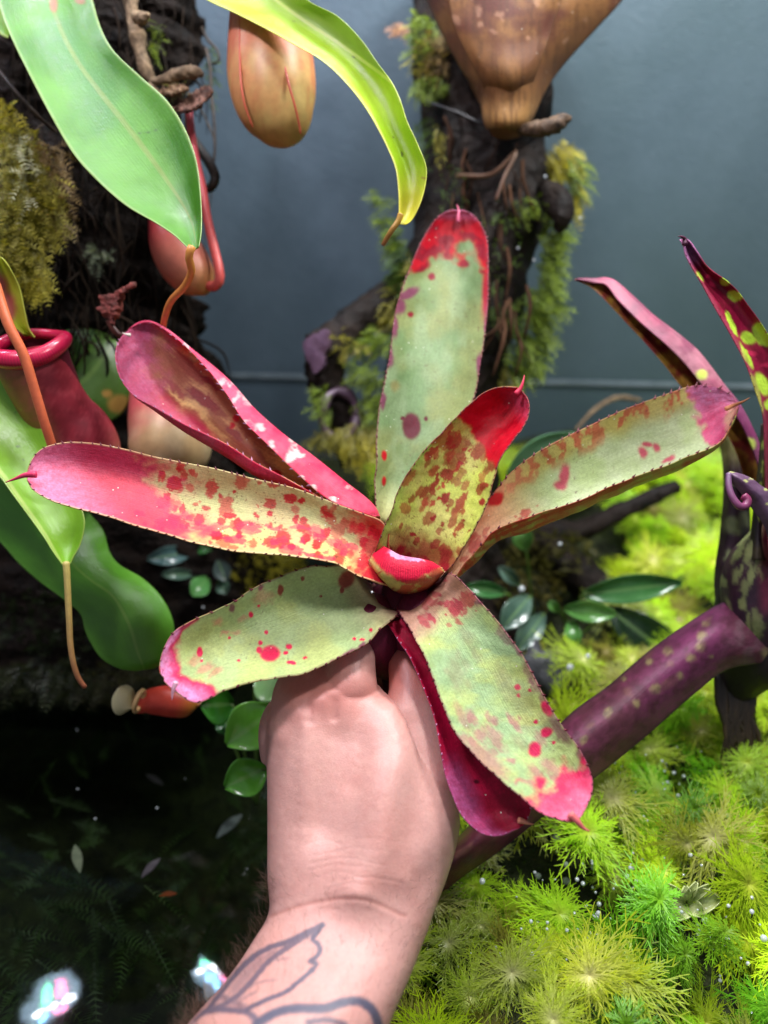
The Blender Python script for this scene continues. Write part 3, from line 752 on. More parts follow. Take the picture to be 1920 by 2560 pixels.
# centre leaf: short rolled young leaf, red with a frosted rim
def pM(x, y, t, s):
    c = greens(x, y, (176, 168, 86), (198, 186, 110), 9, 30)
    c = mixc(c, lin((176, 40, 44)), 0.9 * blot(x, y, t, s, 20, (0.1, 0.6), (0, 1), 9, 65, .6))
    m = sm(t + 0.22 * (0.5 - np.abs(s - 0.5) * 2) + 0.1 * (fbm(x/16, y/16, 3) - .5), 0.58, 0.68)
    st_ = 0.85 + 0.3 * (0.5 + 0.5 * np.sin(s * 210))
    c = mixc(c, np.broadcast_to(lin((214, 26, 62)), x.shape + (3,)) * st_[..., None], m)
    return frost(c, sm(t + .10 * (fbm(x/9, y/9, 31) - .5), 0.885, 0.93) * (1 - sm(np.abs(s - 0.50), 0.22, 0.36)) * 1.3, x, y, 16, lin((214, 150, 188)))
Mst = np.array([
 [(992,1490,.470),(1008,1494,.462),(1030,1494,.458),(1056,1486,.460),(1074,1472,.468)],
 [(968,1466,.436),(988,1480,.424),(1025,1488,.420),(1068,1474,.422),(1092,1455,.432)],
 [(942,1438,.414),(965,1458,.400),(1015,1470,.395),(1070,1459,.398),(1102,1440,.410)],
 [(924,1408,.410),(948,1434,.394),(1005,1452,.388),(1070,1446,.392),(1111,1430,.406)],
 [(926,1394,.410),(950,1412,.394),(1005,1428,.388),(1070,1428,.392),(1106,1420,.406)],
 [(940,1376,.412),(962,1388,.396),(1005,1404,.390),(1066,1408,.394),(1094,1412,.406)],
 [(955,1363,.414),(972,1372,.400),(1003,1388,.394),(1055,1397,.397),(1082,1404,.407)]], float)
o, W, n, G = leaf('leaf', Mst, pM, M['brom'], brom, 130, 230, under=uF)
spines(o, W, n, step=.0014, h=.0013, col=(206, 160, 130), t0=.5, seed=10)

# the water-holding cup and the stalk below it
cup = P(np.array([(1018,1450,.445),(1012,1500,.440),(1002,1560,.432),(1000,1620,.432),(1000,1680,.435),(1004,1740,.440),(1010,1830,.446)], float))
V, f, tt, pp = tube(cup, [.012, .021, .0195, .014, .011, .010, .006], 32, 30)
cc = mixc(np.broadcast_to(lin((96, 26, 50)), V.shape), lin((60, 22, 34)), sm(vnoise(pp * 3, tt * 9, 4), .3, .7))
mk('stalk', V, f, M['brom'], brom, cc, ts=np.stack([tt * .08, pp * .01, pp * 0], 1))
for sgn, (px, py) in enumerate([(935, 1575), (1042, 1560)]):
    V, f, tt, pp = tube(P(np.array([(px, py - 70, .424), (px, py - 10, .414), (px + (15 if sgn == 0 else -15), py + 60, .424), (995, py + 120, .430)], float)), [.008, .013, .012, .004], 20, 20)
    mk('leaf_sheath', V, f, M['brom'], brom, np.broadcast_to(lin((104, 30, 56)), V.shape), ts=np.stack([tt * .06, pp * .01, pp * 0], 1))
a = Acc()
for k in range(4):
    p0 = np.array([1000 + 14 * k, 1700 + 18 * k, .43])
    V, f, tt, pp = tube(P(np.array([p0, p0 + [30, -40, -.012], p0 + [70, -20, -.016], p0 + [90, 30, -.018]])) + RNG.normal(0, .001, (4, 3)), [.0006, .0005, .0004, .0002], 5, 14)
    a.add(V, f, lin((58, 44, 34)))
setp(a.build('roots', M['tendril'], brom), kind='stuff')

TONE = np.array([1.0, 1.0, 1.0])
# ------------------------------------------------------------------ forearm and hand
def rings(rows, ns=48, expo=2.3):
    rows = herm(np.array(rows, float), 90)
    ph = np.linspace(0, 2 * math.pi, ns, endpoint=False)
    V = []
    for (l, r, yl, yr, dc, th) in rows:
        cx, hw = (l + r) / 2, (r - l) / 2; cy, ty = (yl + yr) / 2, (yr - yl) / 2
        cs, sn = np.cos(ph), np.sin(ph)
        ex = np.sign(cs) * np.abs(cs) ** (2 / expo); ey = np.sign(sn) * np.abs(sn) ** (2 / expo)
        V.append(P(np.stack([cx + hw * ex, cy + ty * ex, dc - th * ey], 1)))
    n = len(V); c = [V[0].mean(0)[None], V[-1].mean(0)[None]]
    V = np.concatenate(V + c)
    j = np.arange(ns); j2 = (j + 1) % ns
    f = grid_faces(n, ns, wrap=True).tolist() + [[n*ns, int(b), int(a_)] for a_, b in zip(j, j2)] + [[n*ns+1, (n-1)*ns+int(a_), (n-1)*ns+int(b)] for a_, b in zip(j, j2)]
    return V, f

hv, hf, off = [], [], 0
def hadd(V, f):
    global off
    hv.append(V); hf.extend([[q + off for q in x] for x in f]); off += len(V)
hadd(*rings([
 (250, 850, 2860, 3020, .300, .032),
 (400, 925, 2650, 2740, .318, .031), (469, 972, 2560, 2570, .330, .030), (573, 1022, 2440, 2450, .345, .027), (635, 1057, 2348, 2360, .356, .024),
 (672, 1090, 2280, 2270, .364, .022), (668, 1118, 2200, 2195, .371, .022), (668, 1144, 2110, 2105, .378, .023), (668, 1150, 2030, 2035, .384, .024),
 (667, 1122, 1945, 1960, .390, .024), (665, 1060, 1860, 1880, .396, .023), (671, 1000, 1790, 1800, .402, .0215), (682, 958, 1735, 1740, .408, .0195), (706, 930, 1690, 1690, .414, .016), (740, 905, 1662, 1655, .420, .011)]))
def finger(pts, rad):
    V, f, tt, pp = tube(P(np.array(pts, float)), rad, 24, 40); hadd(V, f)
finger([(850, 1800, .402), (872, 1720, .402), (880, 1660, .405), (884, 1610, .411), (908, 1575, .424), (950, 1570, .440), (985, 1600, .452)], [.013, .0135, .0125, .0115, .0105, .0095, .008])
finger([(795, 1830, .402), (795, 1745, .404), (805, 1690, .414), (835, 1650, .432), (890, 1640, .450), (950, 1660, .458), (990, 1690, .458)], [.013, .0135, .0125, .0115, .0105, .0095, .008])
finger([(735, 1850, .402), (738, 1765, .404), (748, 1715, .418), (785, 1690, .438), (850, 1690, .456), (920, 1715, .462), (965, 1740, .462)], [.012, .013, .012, .011, .0103, .0095, .008])
finger([(705, 1900, .402), (700, 1840, .404), (704, 1795, .418), (735, 1765, .438), (800, 1765, .455), (865, 1785, .460), (905, 1800, .460)], [.011, .0115, .0105, .0095, .009, .008, .0065])
finger([(1020, 2120, .386), (1060, 2010, .389), (1072, 1915, .393), (1058, 1830, .399), (1040, 1755, .404), (1026, 1695, .410), (1012, 1650, .416), (1002, 1625, .420)], [.018, .0175, .0155, .0138, .0122, .0115, .0095, .006])
me = bpy.data.meshes.new('tmp'); me.from_pydata(np.concatenate(hv).tolist(), [], hf); me.update()
tmp = bpy.data.objects.new('tmp', me); COL.objects.link(tmp)
md = tmp.modifiers.new('r', 'REMESH'); md.mode = 'VOXEL'; md.voxel_size = 0.00085
ms = tmp.modifiers.new('s', 'SMOOTH'); ms.factor = 0.5; ms.iterations = 26
dg = bpy.context.evaluated_depsgraph_get(); dg.update()
ev = bpy.data.meshes.new_from_object(tmp.evaluated_get(dg))
bpy.data.objects.remove(tmp)
nvx = len(ev.vertices)
co = np.zeros(nvx * 3); ev.vertices.foreach_get('co', co); co = co.reshape(-1, 3)
no_ = np.zeros(nvx * 3); ev.vertex_normals.foreach_get('vector', no_); no_ = no_.reshape(-1, 3)
px = pix(co); X, Y = px[:, 0], px[:, 1]
front = sm(np.sum(no_ * (CAM - co), 1) / np.linalg.norm(CAM - co, axis=1), 0.02, 0.25)

def dist_line(X, Y, pl):
    pl = herm(np.array(pl, float), 60, 1.0)
    d = np.full(X.shape, 1e9)
    for a_, b in zip(pl[:-1], pl[1:]):
        ab = b - a_; L2 = ab @ ab + 1e-9
        h = np.clip(((X - a_[0]) * ab[0] + (Y - a_[1]) * ab[1]) / L2, 0, 1)
        d = np.minimum(d, np.hypot(X - a_[0] - h * ab[0], Y - a_[1] - h * ab[1]))
    return d
disp = np.zeros(nvx)
def crease(pl, wdt, dep):
    global disp
    disp = disp + dep * np.exp(-(dist_line(X, Y, pl) / wdt) ** 2) * front
# wrist folds, tendons, knuckles, web between finger and thumb
crease([(676, 2290), (760, 2262), (850, 2250), (940, 2262), (1010, 2290)], 6, -.00040)
for k in range(16):
    y0 = 2080 + k * 13 + RNG.normal(0, 4); x0 = RNG.uniform(740, 860); x1 = x0 + RNG.uniform(90, 220)
    crease([(x0, y0 + 14), ((x0 + x1) / 2, y0), (x1, y0 + 10 + RNG.normal(0, 5))], 2.6, -RNG.uniform(.00005, .00016))
crease([(900, 2230), (945, 2120), (965, 1990), (985, 1880), (975, 1800)], 62, .0070)
crease([(760, 2080), (762, 1950), (770, 1800)], 22, .0009)
crease([(800, 2060), (830, 1960), (850, 1850)], 60, -.0046)
crease([(880, 1960), (905, 1880), (905, 1800)], 26, -.0012)
crease([(850, 1735), (890, 1715)], 44, .0030)
crease([(806, 1748), (812, 1738)], 30, .0020)
crease([(775, 1770), (772, 1800)], 12, -.0014)
crease([(836, 1760), (836, 1790)], 12, -.0012)
crease([(740, 1765), (745, 1755)], 40, .0024)
crease([(696, 1838), (698, 1832)], 26, .0014)
crease([(985, 1790), (1000, 1808), (1020, 1850)], 8, -.0010)
crease([(1010, 2190), (1080, 2070), (1090, 1960)], 46, .0022)
disp += (fbm(X / 40, Y / 40, 5) - 0.5) * 0.0003 * front
disp += (fbm(X / 9, Y / 12, 8) - 0.5) * 0.00016 * front
co2 = co + no_ * disp[:, None]
# skin colour: pinker over knuckles, freckles, tattoo ink
c = np.broadcast_to(lin((206, 156, 146)), co.shape).copy()
c = mixc(c, lin((202, 128, 114)), 0.28 * sm(fbm(X / 110, Y / 130, 2, 5), 0.35, 0.75))
c = mixc(c, lin((222, 174, 160)), 0.2 * sm(fbm(X / 13, Y / 16, 12, 4), 0.5, 0.72))
c = mixc(c, lin((182, 114, 104)), 0.10 * sm(fbm(X / 10, Y / 13, 22, 4), 0.52, 0.75))
c = mixc(c, lin((204, 112, 100)), 0.5 * np.exp(-(((X - 800) / 150) ** 2 + ((Y - 1740) / 70) ** 2)))
c = mixc(c, lin((196, 96, 84)), 0.6 * sm(-Y, -1790, -1690) * sm(X, 940, 975))
c = mixc(c, lin((184, 118, 102)), 0.3 * sm(vnoise(X / 7, Y / 7, 6), 0.86, 0.95) * sm(fbm(X / 50, Y / 50, 9), .45, .6))
c = mixc(c, lin((176, 112, 100)), 0.55 * np.exp(-(dist_line(X, Y, [(676, 2290), (760, 2262), (850, 2250), (940, 2262), (1010, 2290)]) / 5) ** 2) * front)
INK = lin((74, 78, 98))
T = [([(806,2313),(727,2351),(648,2382),(600,2423),(549,2485),(520,2525)], 5.5, .85),
     ([(800,2318),(734,2358),(665,2410),(628,2454),(576,2502),(530,2524)], 5.5, .8),
     ([(806,2313),(795,2330),(782,2348),(797,2362),(800,2375),(791,2392),(775,2403),(791,2410),(775,2430),(751,2451),(717,2478),(659,2502),(617,2523)], 4.5, .9),
     ([(640,2560),(660,2548),(686,2533),(738,2521),(780,2522),(817,2520),(858,2506),(899,2504),(927,2520),(944,2557),(950,2600)], 9, .95),
     ([(470,2560),(500,2536),(540,2524),(583,2526),(624,2534),(648,2556)], 6, .85),
     ([(545,2490),(575,2500),(610,2520),(640,2552)], 7, .6), ([(770,2556),(820,2550),(862,2562)], 6, .8),
     ([(720,2395),(690,2400),(650,2420)], 2.5, .35), ([(690,2450),(650,2455),(620,2470)], 2.5, .35), ([(640,2480),(600,2500),(570,2520)], 3, .4)]
ink = np.zeros(nvx)
jx = X + 3 * (vnoise(X / 5, Y / 5, 3) - .5); jy = Y + 3 * (vnoise(X / 5, Y / 5, 4) - .5)
for pl, wd, al in T:
    ink = np.maximum(ink, al * (1 - sm(dist_line(jx, jy, pl), wd * 0.8, wd * 1.9)))
ins = sm(fbm(X / 40, Y / 40, 8), .4, .6) * np.exp(-(dist_line(X, Y, [(760, 2335), (660, 2395), (560, 2500)]) / 16) ** 2) * .45
c = mixc(c, INK, np.maximum(ink, ins) * front)
ev.vertices.foreach_set('co', co2.ravel())
c4 = np.ones((nvx, 4)); c4[:, :3] = c
person = thing('person', 'bare tattooed forearm and hand gripping the stem of the red bromeliad', 'person', tuple(co2.mean(0)))
co3 = co2 - ROOT[person.name]
ev.vertices.foreach_set('co', co3.ravel())
at = ev.color_attributes.new('Col', 'FLOAT_COLOR', 'POINT'); at.data.foreach_set('color', c4.ravel())
ev.polygons.foreach_set('use_smooth', np.ones(len(ev.polygons), bool))
ev.materials.clear(); ev.materials.append(M['skin']); ev.update(); ev.name = 'forearm_and_hand'
ho = bpy.data.objects.new('forearm_and_hand', ev); COL.objects.link(ho); ho.parent = person
# arm hair
a = Acc()
cand = np.where((Y > 2190) & (Y < 2600))[0]
nrm = no_[cand]; vd = np.sum(nrm * (CAM - co[cand]), 1) / np.linalg.norm(CAM - co[cand], axis=1)
cand = cand[vd > -0.45]
left = cand[(X[cand] < 640 - (Y[cand] - 2330) * 0.6) | (np.abs(np.sum(no_[cand] * (CAM - co[cand]), 1)) < 0.06)]
left = left[X[left] < 720]
sel = np.concatenate([RNG.choice(cand, 520, replace=False), RNG.choice(left, 170)])
armdir = P(np.array([860., 2250., .36])) - P(np.array([700., 2560., .33])); armdir /= np.linalg.norm(armdir)
for i in sel:
    p = co2[i]; nn_ = no_[i]
    L = RNG.uniform(.004, .009) * (1.25 if i in left else 0.8)
    sd = RNG.normal(0, .35, 3) + np.array([-.35, 0, .1])
    d1 = armdir * 0.55 + nn_ * 0.55 + sd; d1 /= np.linalg.norm(d1)
    d2 = d1 + armdir * 0.3 + RNG.normal(0, .3, 3); d2 /= np.linalg.norm(d2)
    V, f, tt, pp = tube(np.array([p - nn_ * .0003, p + d1 * L * .5, p + d1 * L * .5 + d2 * L * .5]), [.00005, .00004, .00002], 3)
    a.add(V, f, lin((110, 82, 70)))
setp(a.build('hair', M['hair'], person), kind='stuff')

# ------------------------------------------------------------------ pitcher plants
def green_leaf(c1, c2, rib, riba, edge=(150, 170, 90), ribs=0.5, ribw=0.02, seed=1, marks=(), rot=None):
    def p(x, y, t, s):
        c = greens(x, y, c1, c2, seed, 120)
        ve = 0.10 * (0.5 + 0.5 * np.sin((t * 60 + np.abs(s - ribs) * 30)))
        c = c * (1 - ve[..., None] * 0.4)
        c = mixc(c, lin(rib), riba * (1 - sm(np.abs(s - ribs), ribw * .5, ribw * 1.5)))
        c = mixc(c, lin(edge), 0.7 * edge_line(s, 0.02))
        for mk_ in marks:
            c = mixc(c, lin(mk_[1]), mk_[2] * spots(x, y, mk_[0], .3, 3))
        if rot is not None: c = rot(c, x, y, t, s)
        return c
    return p

def tendril(par, pts, r0, r1, c0, c1, name='tendril', n=40):
    path = P(np.array(pts, float))
    V, f, tt, pp = tube(path, np.linspace(r0, r1, len(path)), 10, n)
    return mk(name, V, f, M['tendril'], par, lin(c0) * (1 - tt[:, None]) + lin(c1) * tt[:, None])

def midrib(par, pts, r, col):
    path = P(np.array(pts, float)); path = path + (CAM - path) * 0.0005
    V, f, tt, pp = tube(path, np.linspace(r, r * .5, len(path)), 8, 40, ell=0.6)
    return mk('midrib', V, f, M['tendril'], par, np.broadcast_to(lin(col), V.shape))

def pitcher(par, pts, radpx, paint, ribs=(), ns=48, nl=60, ribc=(196, 92, 66), name='pitcher', ellax=None, open_=False):
    pts = np.array(pts, float); path = P(pts)
    rad = np.array(radpx) * pts[:, 2] / 1920
    V, f, tt, pp = tube(path, rad, ns, nl, ellax=ellax)
    if open_: f = f[:-2 * ns] + f[-ns:]
    q = pix(V)
    o = mk(name, V, f, M['pitcher'], par, paint(q[:, 0], q[:, 1], tt, pp))
    for rb in ribs:
        tendril(o, [(q[0], q[1], q[2] + .0006) for q in rb], .0009, .0006, ribc, ribc, 'rib', 30)
    return o

top = thing('pitcher_plant', 'pitcher plant on the root column with broad glossy leaf and hanging tan pitchers', 'pitcher plant', tuple(P(np.array([250., 560., .56]))))
big = LR([(-30,-150,.500,190,-170,.505),(-15,-60,.490,215,-60,.497),(0,20,.480,231,0,.490),(31,100,.470,252,70,.482),(77,193,.460,285,128,.473),(127,289,.450,350,190,.463),(185,386,.440,417,251,.452),(247,455,.432,462,322,.443),
          (320,517,.425,490,400,.434),(386,555,.420,500,475,.427),(436,588,.415,503,545,.420),(462,612,.412,501,590,.414,.6),(480,628,.411,496,618,.411,.2)], (10, -8, .012))
o, W, n, G = leaf('leaf', big, green_leaf((60, 120, 10), (78, 138, 16), (116, 134, 52), 0.75, (150, 170, 100), 0.56, 0.022, 3,
                  [([(134, 12, 10, 18), (200, 3, 12, 8)], (150, 90, 50), .9), ([(370, 330, 8, 2), (392, 322, 7, 2, -.7), (350, 333, 4, 2)], (40, 60, 20), .8)]), M['neps'], top, 200, 60, .0011)
tendril(o, [(480,616,.411),(472,640,.413),(479,676,.420),(463,714,.430),(428,752,.442),(413,791,.454),(407,830,.47),(400,900,.49),(385,960,.50),(370,1020,.505)], .0022, .0018, (196, 132, 60), (196, 92, 50))
lime = LR([(430,-60,.50,620,-120,.48),(519,0,.485,720,-40,.465),(577,27,.475,775,5,.458),(654,66,.466,845,42,.452),(731,108,.458,903,100,.448),(809,154,.452,945,160,.445),(866,208,.449,980,208,.443),(909,262,.447,1000,250,.441),
           (944,320,.445,1018,306,.440),(971,374,.444,1042,358,.439),(990,424,.443,1065,420,.438),(997,482,.442,1060,475,.438),(998,528,.442,1044,522,.438),(998,550,.442,1026,553,.439,.5),(1000,560,.442,1014,561,.440,.1)], (4, -4, .010))
def rib_lime(c, x, y, t, s):
    # the midrib wanders to the outer margin where the blade folds
    pl = dist_line(x.ravel(), y.ravel(), [(689,0),(770,58),(847,108),(905,150),(955,187),(984,212),(1002,255)]).reshape(x.shape)
    c = mixc(c, lin((128, 158, 60)), 0.75 * sm(y - (np.interp(x, [689,770,847,905,955,1000], [0,58,108,150,187,215])), 4, -14) * (1 - sm(x, 950, 990)))
    c = mixc(c, lin((206, 220, 120)), 0.9 * (1 - sm(pl, 2.5, 5.5)))
    c = mixc(c, lin((206, 190, 60)), 0.8 * sm(t, 0.8, 0.97))
    return mixc(c, lin((206, 196, 90)), 0.6 * (1 - sm(s, 0.02, 0.09)))
o, W, n, G = leaf('leaf', lime, green_leaf((158, 196, 26), (172, 206, 40), (206, 220, 120), 0, (190, 200, 80), .5, .02, 5,
                  [([(1059, 447, 7, 3, .5)], (120, 50, 20), .9), ([(1005, 385, 3, 8, -.3), (672, 48, 2), (735, 52, 2, 2), (885, 143, 5, 2, .5), (825, 162, 3, 1.5), (982, 342, 2, 3)], (70, 80, 20), .85)], rib_lime), M['neps'], top, 200, 50, .0010)
tendril(o, [(1002,535,.4415),(996,552,.442),(980,575,.443),(967,596,.446),(958,612,.449)], .0018, .0014, (170, 130, 50), (120, 78, 40))
def tan_p(x, y, t, p):
    c = greens(x, y, (206, 150, 96), (200, 168, 104), 4, 50)
    c = mixc(c, lin((206, 104, 84)), 0.85 * (1 - sm(t + .12 * (fbm(x/30, y/90, 3) - .5), 0.38, 0.82)))
    c = mixc(c, lin((190, 90, 66)), 0.35 * sm(fbm(x / 5, y / 40, 6), .5, .7))
    return mixc(c, lin((176, 156, 84)), 0.6 * sm(t, .7, .95))
pitcher(top, [(660,-120,.52),(663,-30,.515),(670,60,.51),(676,140,.507),(680,200,.505),(690,262,.503),(703,310,.502),(710,345,.502),(713,364,.502)], [70, 80, 96, 106, 109, 100, 78, 50, 12],
        tan_p, [[(600,20,.488),(600,120,.482),(602,200,.480),(612,262,.482),(632,318,.488)], [(690,60,.485),(706,140,.480),(722,210,.478),(738,268,.481),(748,312,.487),(752,335,.490)]])
def tan_q(x, y, t, p):
    c = greens(x, y, (196, 112, 92), (186, 100, 84), 5, 50)
    return mixc(mixc(c, lin((170, 40, 52)), 0.9 * (1 - sm(t, .3, .7))), lin((176, 146, 70)), .6 * sm(t, .7, 1))
pitcher(top, [(420,500,.545),(425,560,.54),(440,620,.535),(468,668,.532),(500,705,.53),(520,728,.53)], [42, 52, 62, 62, 46, 16], tan_q)
tendril(top, [(471,270,.535),(480,340,.532),(492,410,.53),(506,470,.528),(517,540,.525),(534,615,.52),(547,672,.517),(549,700,.518),(536,716,.522),(520,712,.528)], .0026, .0036, (190, 70, 80), (216, 92, 84))

low = thing('pitcher_plant', 'pitcher plant low at the left with open-mouthed red pitcher and drooping green leaves', 'pitcher plant', tuple(P(np.array([120., 1480., .5]))))
# red pitcher with its mouth open
def red_p(x, y, t, p):
    c = greens(x, y, (150, 42, 56), (128, 36, 48), 6, 40)
    c = mixc(c, lin((206, 150, 110)), 0.75 * sm(t + .08 * (fbm(x/20, y/20, 3) - .5), .6, .85))
    c = mixc(c, lin((150, 110, 60)), 0.7 * sm(90 + (y - 900) * .45 - x, 10, 70) * (1 - sm(t, .5, .9)))
    return mixc(c, lin((190, 80, 90)), .3 * sm(fbm(x / 30, y / 6, 4), .5, .7))
mouth = [(70,872,.458),(80,905,.460),(98,945,.464),(124,995,.470),(156,1045,.478),(192,1090,.485),(215,1140,.49),(225,1190,.492),(225,1215,.492)]
rp = pitcher(low, mouth, [88, 86, 84, 82, 84, 90, 86, 60, 14], red_p, open_=True)
ct = P(np.array([68., 866., .457])); rm = 88 * .457 / 1920
def mring(k, r, dz): 
    an = 2 * math.pi * k / 48
    return ct + np.array([r * math.cos(an) * 1.06, r * math.sin(an), r * (.06 * math.sin(an) + .10 * math.cos(an)) + dz + .0010 * math.cos(3 * an)])
ring = np.array([mring(k, rm, 0) for k in range(49)])
V, f, tt, pp = tube(ring, .0044 + .0012 * np.cos(np.linspace(0, 2 * math.pi, 49) + 1.6), 18, 240)
cs = 0.7 + .45 * (0.5 + .5 * np.sin(tt * 620))
mk('peristome', V, f, M['peri'], rp, lin((186, 20, 66))[None] * cs[:, None])
tv = [mring(k, rm * q, dz) + np.array([dx, 0, 0]) for (q, dz, dx) in ((.98, -.001, 0), (.94, -.012, .002), (.9, -.03, .006), (.5, -.045, .01)) for k in range(48)]
mk('throat', np.array(tv), grid_faces(4, 48, wrap=True), M['pitcher'], rp, np.broadcast_to(lin((84, 16, 34)), (192, 3)))
lid = LR([(60,835,.462,86,845,.462),(20,800,.455,72,822,.460),(-20,740,.448,60,770,.456),(-40,690,.444,48,718,.452),(-30,655,.442,22,668,.446),(-10,640,.442,4,645,.443)], (0, 0, .008))
leaf('lid', lid, green_leaf((186, 194, 60), (170, 184, 50), (200, 90, 90), 0, (196, 200, 90), .5, .02, 6, [([(10, 770, 30, 46), (-20, 720, 40, 40)], (176, 70, 80), .9)]), M['neps'], rp, 60, 30)
tendril(low, [(-40,660,.41),(-12,712,.412),(0,750,.413),(23,816,.414),(58,885,.418),(85,970,.424),(108,1047,.43),(127,1105,.436),(150,1180,.445),(190,1235,.46),(222,1215,.48)], .0030, .0026, (206, 110, 66), (196, 84, 60))
# pale pitcher behind
def pale_p(x, y, t, p):
    c = greens(x, y, (206, 180, 140), (196, 164, 118), 7, 40)
    return mixc(c, lin((200, 70, 86)), 0.9 * (1 - sm(t + .15 * (fbm(x/20, y/20, 3) - .5), .3, .62)))
pitcher(low, [(385,920,.53),(392,980,.528),(405,1040,.525),(422,1090,.523),(430,1130,.522),(432,1175,.522),(432,1200,.522)], [56, 66, 84, 100, 98, 70, 16], pale_p,
        [[(372,960,.507),(370,1020,.503),(362,1080,.500),(358,1135,.499)]], ribc=(206, 90, 70))
gl1 = green_leaf((122, 176, 34), (134, 186, 44), (186, 206, 110), .85, (176, 196, 96), .06, .03, 8, [([(44, 1118, 6, 4), (40, 1032, 3), (60, 1150, 3)], (60, 80, 40), .6)])
L1 = LR([(-170,1050,.45,-60,860,.47),(-110,1100,.446,-10,930,.466),(-40,1150,.442,60,1000,.462),(0,1192,.440,120,1095,.458),(35,1240,.438,165,1190,.452),(72,1290,.437,198,1258,.448),(108,1340,.436,211,1305,.444),(135,1382,.435,200,1360,.441),(152,1405,.435,182,1392,.438,.6),(162,1418,.435,172,1414,.436,.1)], (4, -2, .008))
o, W, n, G = leaf('leaf', L1, gl1, M['neps'], low, 140, 50)
tendril(o, [(165,1405,.435),(167,1430,.4345),(170,1490,.434),(173,1550,.434),(176,1610,.435),(184,1660,.437),(196,1695,.44),(212,1718,.443)], .0020, .0014, (196, 180, 100), (150, 84, 62))
gl2 = green_leaf((74, 136, 26), (88, 150, 34), (140, 176, 80), .5, (90, 140, 50), .5, .014, 9)
L2 = LR([(-120,1180,.50,60,1050,.52),(-60,1300,.494,150,1160,.515),(0,1356,.49,215,1270,.51),(50,1412,.487,258,1325,.506),(100,1456,.485,275,1380,.503),(155,1496,.483,300,1412,.50),(200,1535,.482,359,1447,.497),(212,1575,.482,405,1493,.495),(225,1605,.482,432,1548,.493),(255,1648,.482,434,1606,.492,.7),(300,1672,.483,415,1650,.490,.4),(340,1678,.485,385,1672,.488,.1)], (6, -6, -.010))
leaf('leaf', L2, gl2, M['neps'], low, 160, 60)
gl3 = green_leaf((64, 98, 26), (74, 110, 30), (110, 140, 60), .4, (80, 110, 40), .5, .02, 10, [([(268, 985, 12, 10), (300, 1010, 30, 22)], (176, 130, 60), .8)])
L3 = LR([(60,980,.56,140,1060,.55),(100,900,.56,230,1060,.55),(140,843,.56,300,1040,.55),(185,820,.56,330,970,.55),(247,827,.56,320,900,.555),(285,845,.56,300,865,.558)], (0, 0, -.01))
leaf('leaf', L3, gl3, M['neps'], low, 80, 40)
L4 = LR([(-60,40,.50,-20,-40,.50),(0,85,.50,30,0,.5),(20,95,.5,40,40,.5)], (0, 0, .004))
leaf('leaf', L4, gl1, M['neps'], top, 40, 20)
# small young pitcher near the water
def orange_p(x, y, t, p):
    c = greens(x, y, (206, 74, 56), (190, 60, 48), 8, 30)
    return mixc(c, lin((190, 130, 50)), .8 * sm(t, .6, .95))
yp = pitcher(low, [(338,1772,.50),(365,1757,.502),(400,1752,.505),(440,1755,.508),(470,1760,.51),(490,1762,.512)], [14, 28, 36, 38, 32, 10], orange_p)
ring = [P(np.array([348 + 8 * math.cos(q) - 16 * math.sin(q) * .6, 1752 + 26 * math.sin(q), .492 + .006 * math.cos(q)])) for q in np.linspace(0, 2 * math.pi, 25)]
V, f, tt, pp = tube(np.array(ring), np.full(25, .0016), 8); mk('peristome', V, f, M['peri'], yp, np.broadcast_to(lin((214, 176, 120)), V.shape))
lidst = LR([(330,1772,.494,336,1768,.494),(300,1788,.490,338,1752,.494),(282,1776,.488,334,1724,.492),(280,1745,.488,318,1712,.491),(292,1722,.489,304,1714,.490)], (0, 0, -.006))
leaf('lid', lidst, green_leaf((214, 206, 160), (224, 214, 176), (230, 220, 190), 0, (230, 220, 190), .5, .02, 11), M['neps'], yp, 40, 24)
tendril(low, [(492,1764,.512),(520,1740,.52),(530,1690,.53),(470,1640,.53),(400,1640,.51),(360,1660,.492)], .0012, .0016, (170, 110, 60), (120, 130, 60))

# ------------------------------------------------------------------ root column (left) and mossy trunk (centre)
def column(rows, ns, nl, amp, seed, expo=2.0, fine=40):
    rows = herm(np.array(rows, float), nl)
    ph = np.linspace(0, 2 * math.pi, ns, endpoint=False)
    V = []
    for k, (l, r, y, dc, th) in enumerate(rows):
        cx, hw = (l + r) / 2, (r - l) / 2
        cs, sn = np.cos(ph), np.sin(ph)
        nz = 1 + amp * ((fbm(cs * 2.2 + sn * 1.3 + 9 + 0 * ph, y / 70 + sn * 2, seed, 4) - .5) * 2 + (vnoise(ph * fine / 6.283, y / 160, seed + 5) - .5) * .5 + (vnoise(cs * 9 + 20, sn * 9 + y / 14, seed + 8) - .5) * .35)
        V.append(P(np.stack([cx + hw * cs * nz, np.full(ns, y), dc - th * sn * nz], 1)))
    V = np.concatenate(V)
    return V, grid_faces(nl, ns, wrap=True)

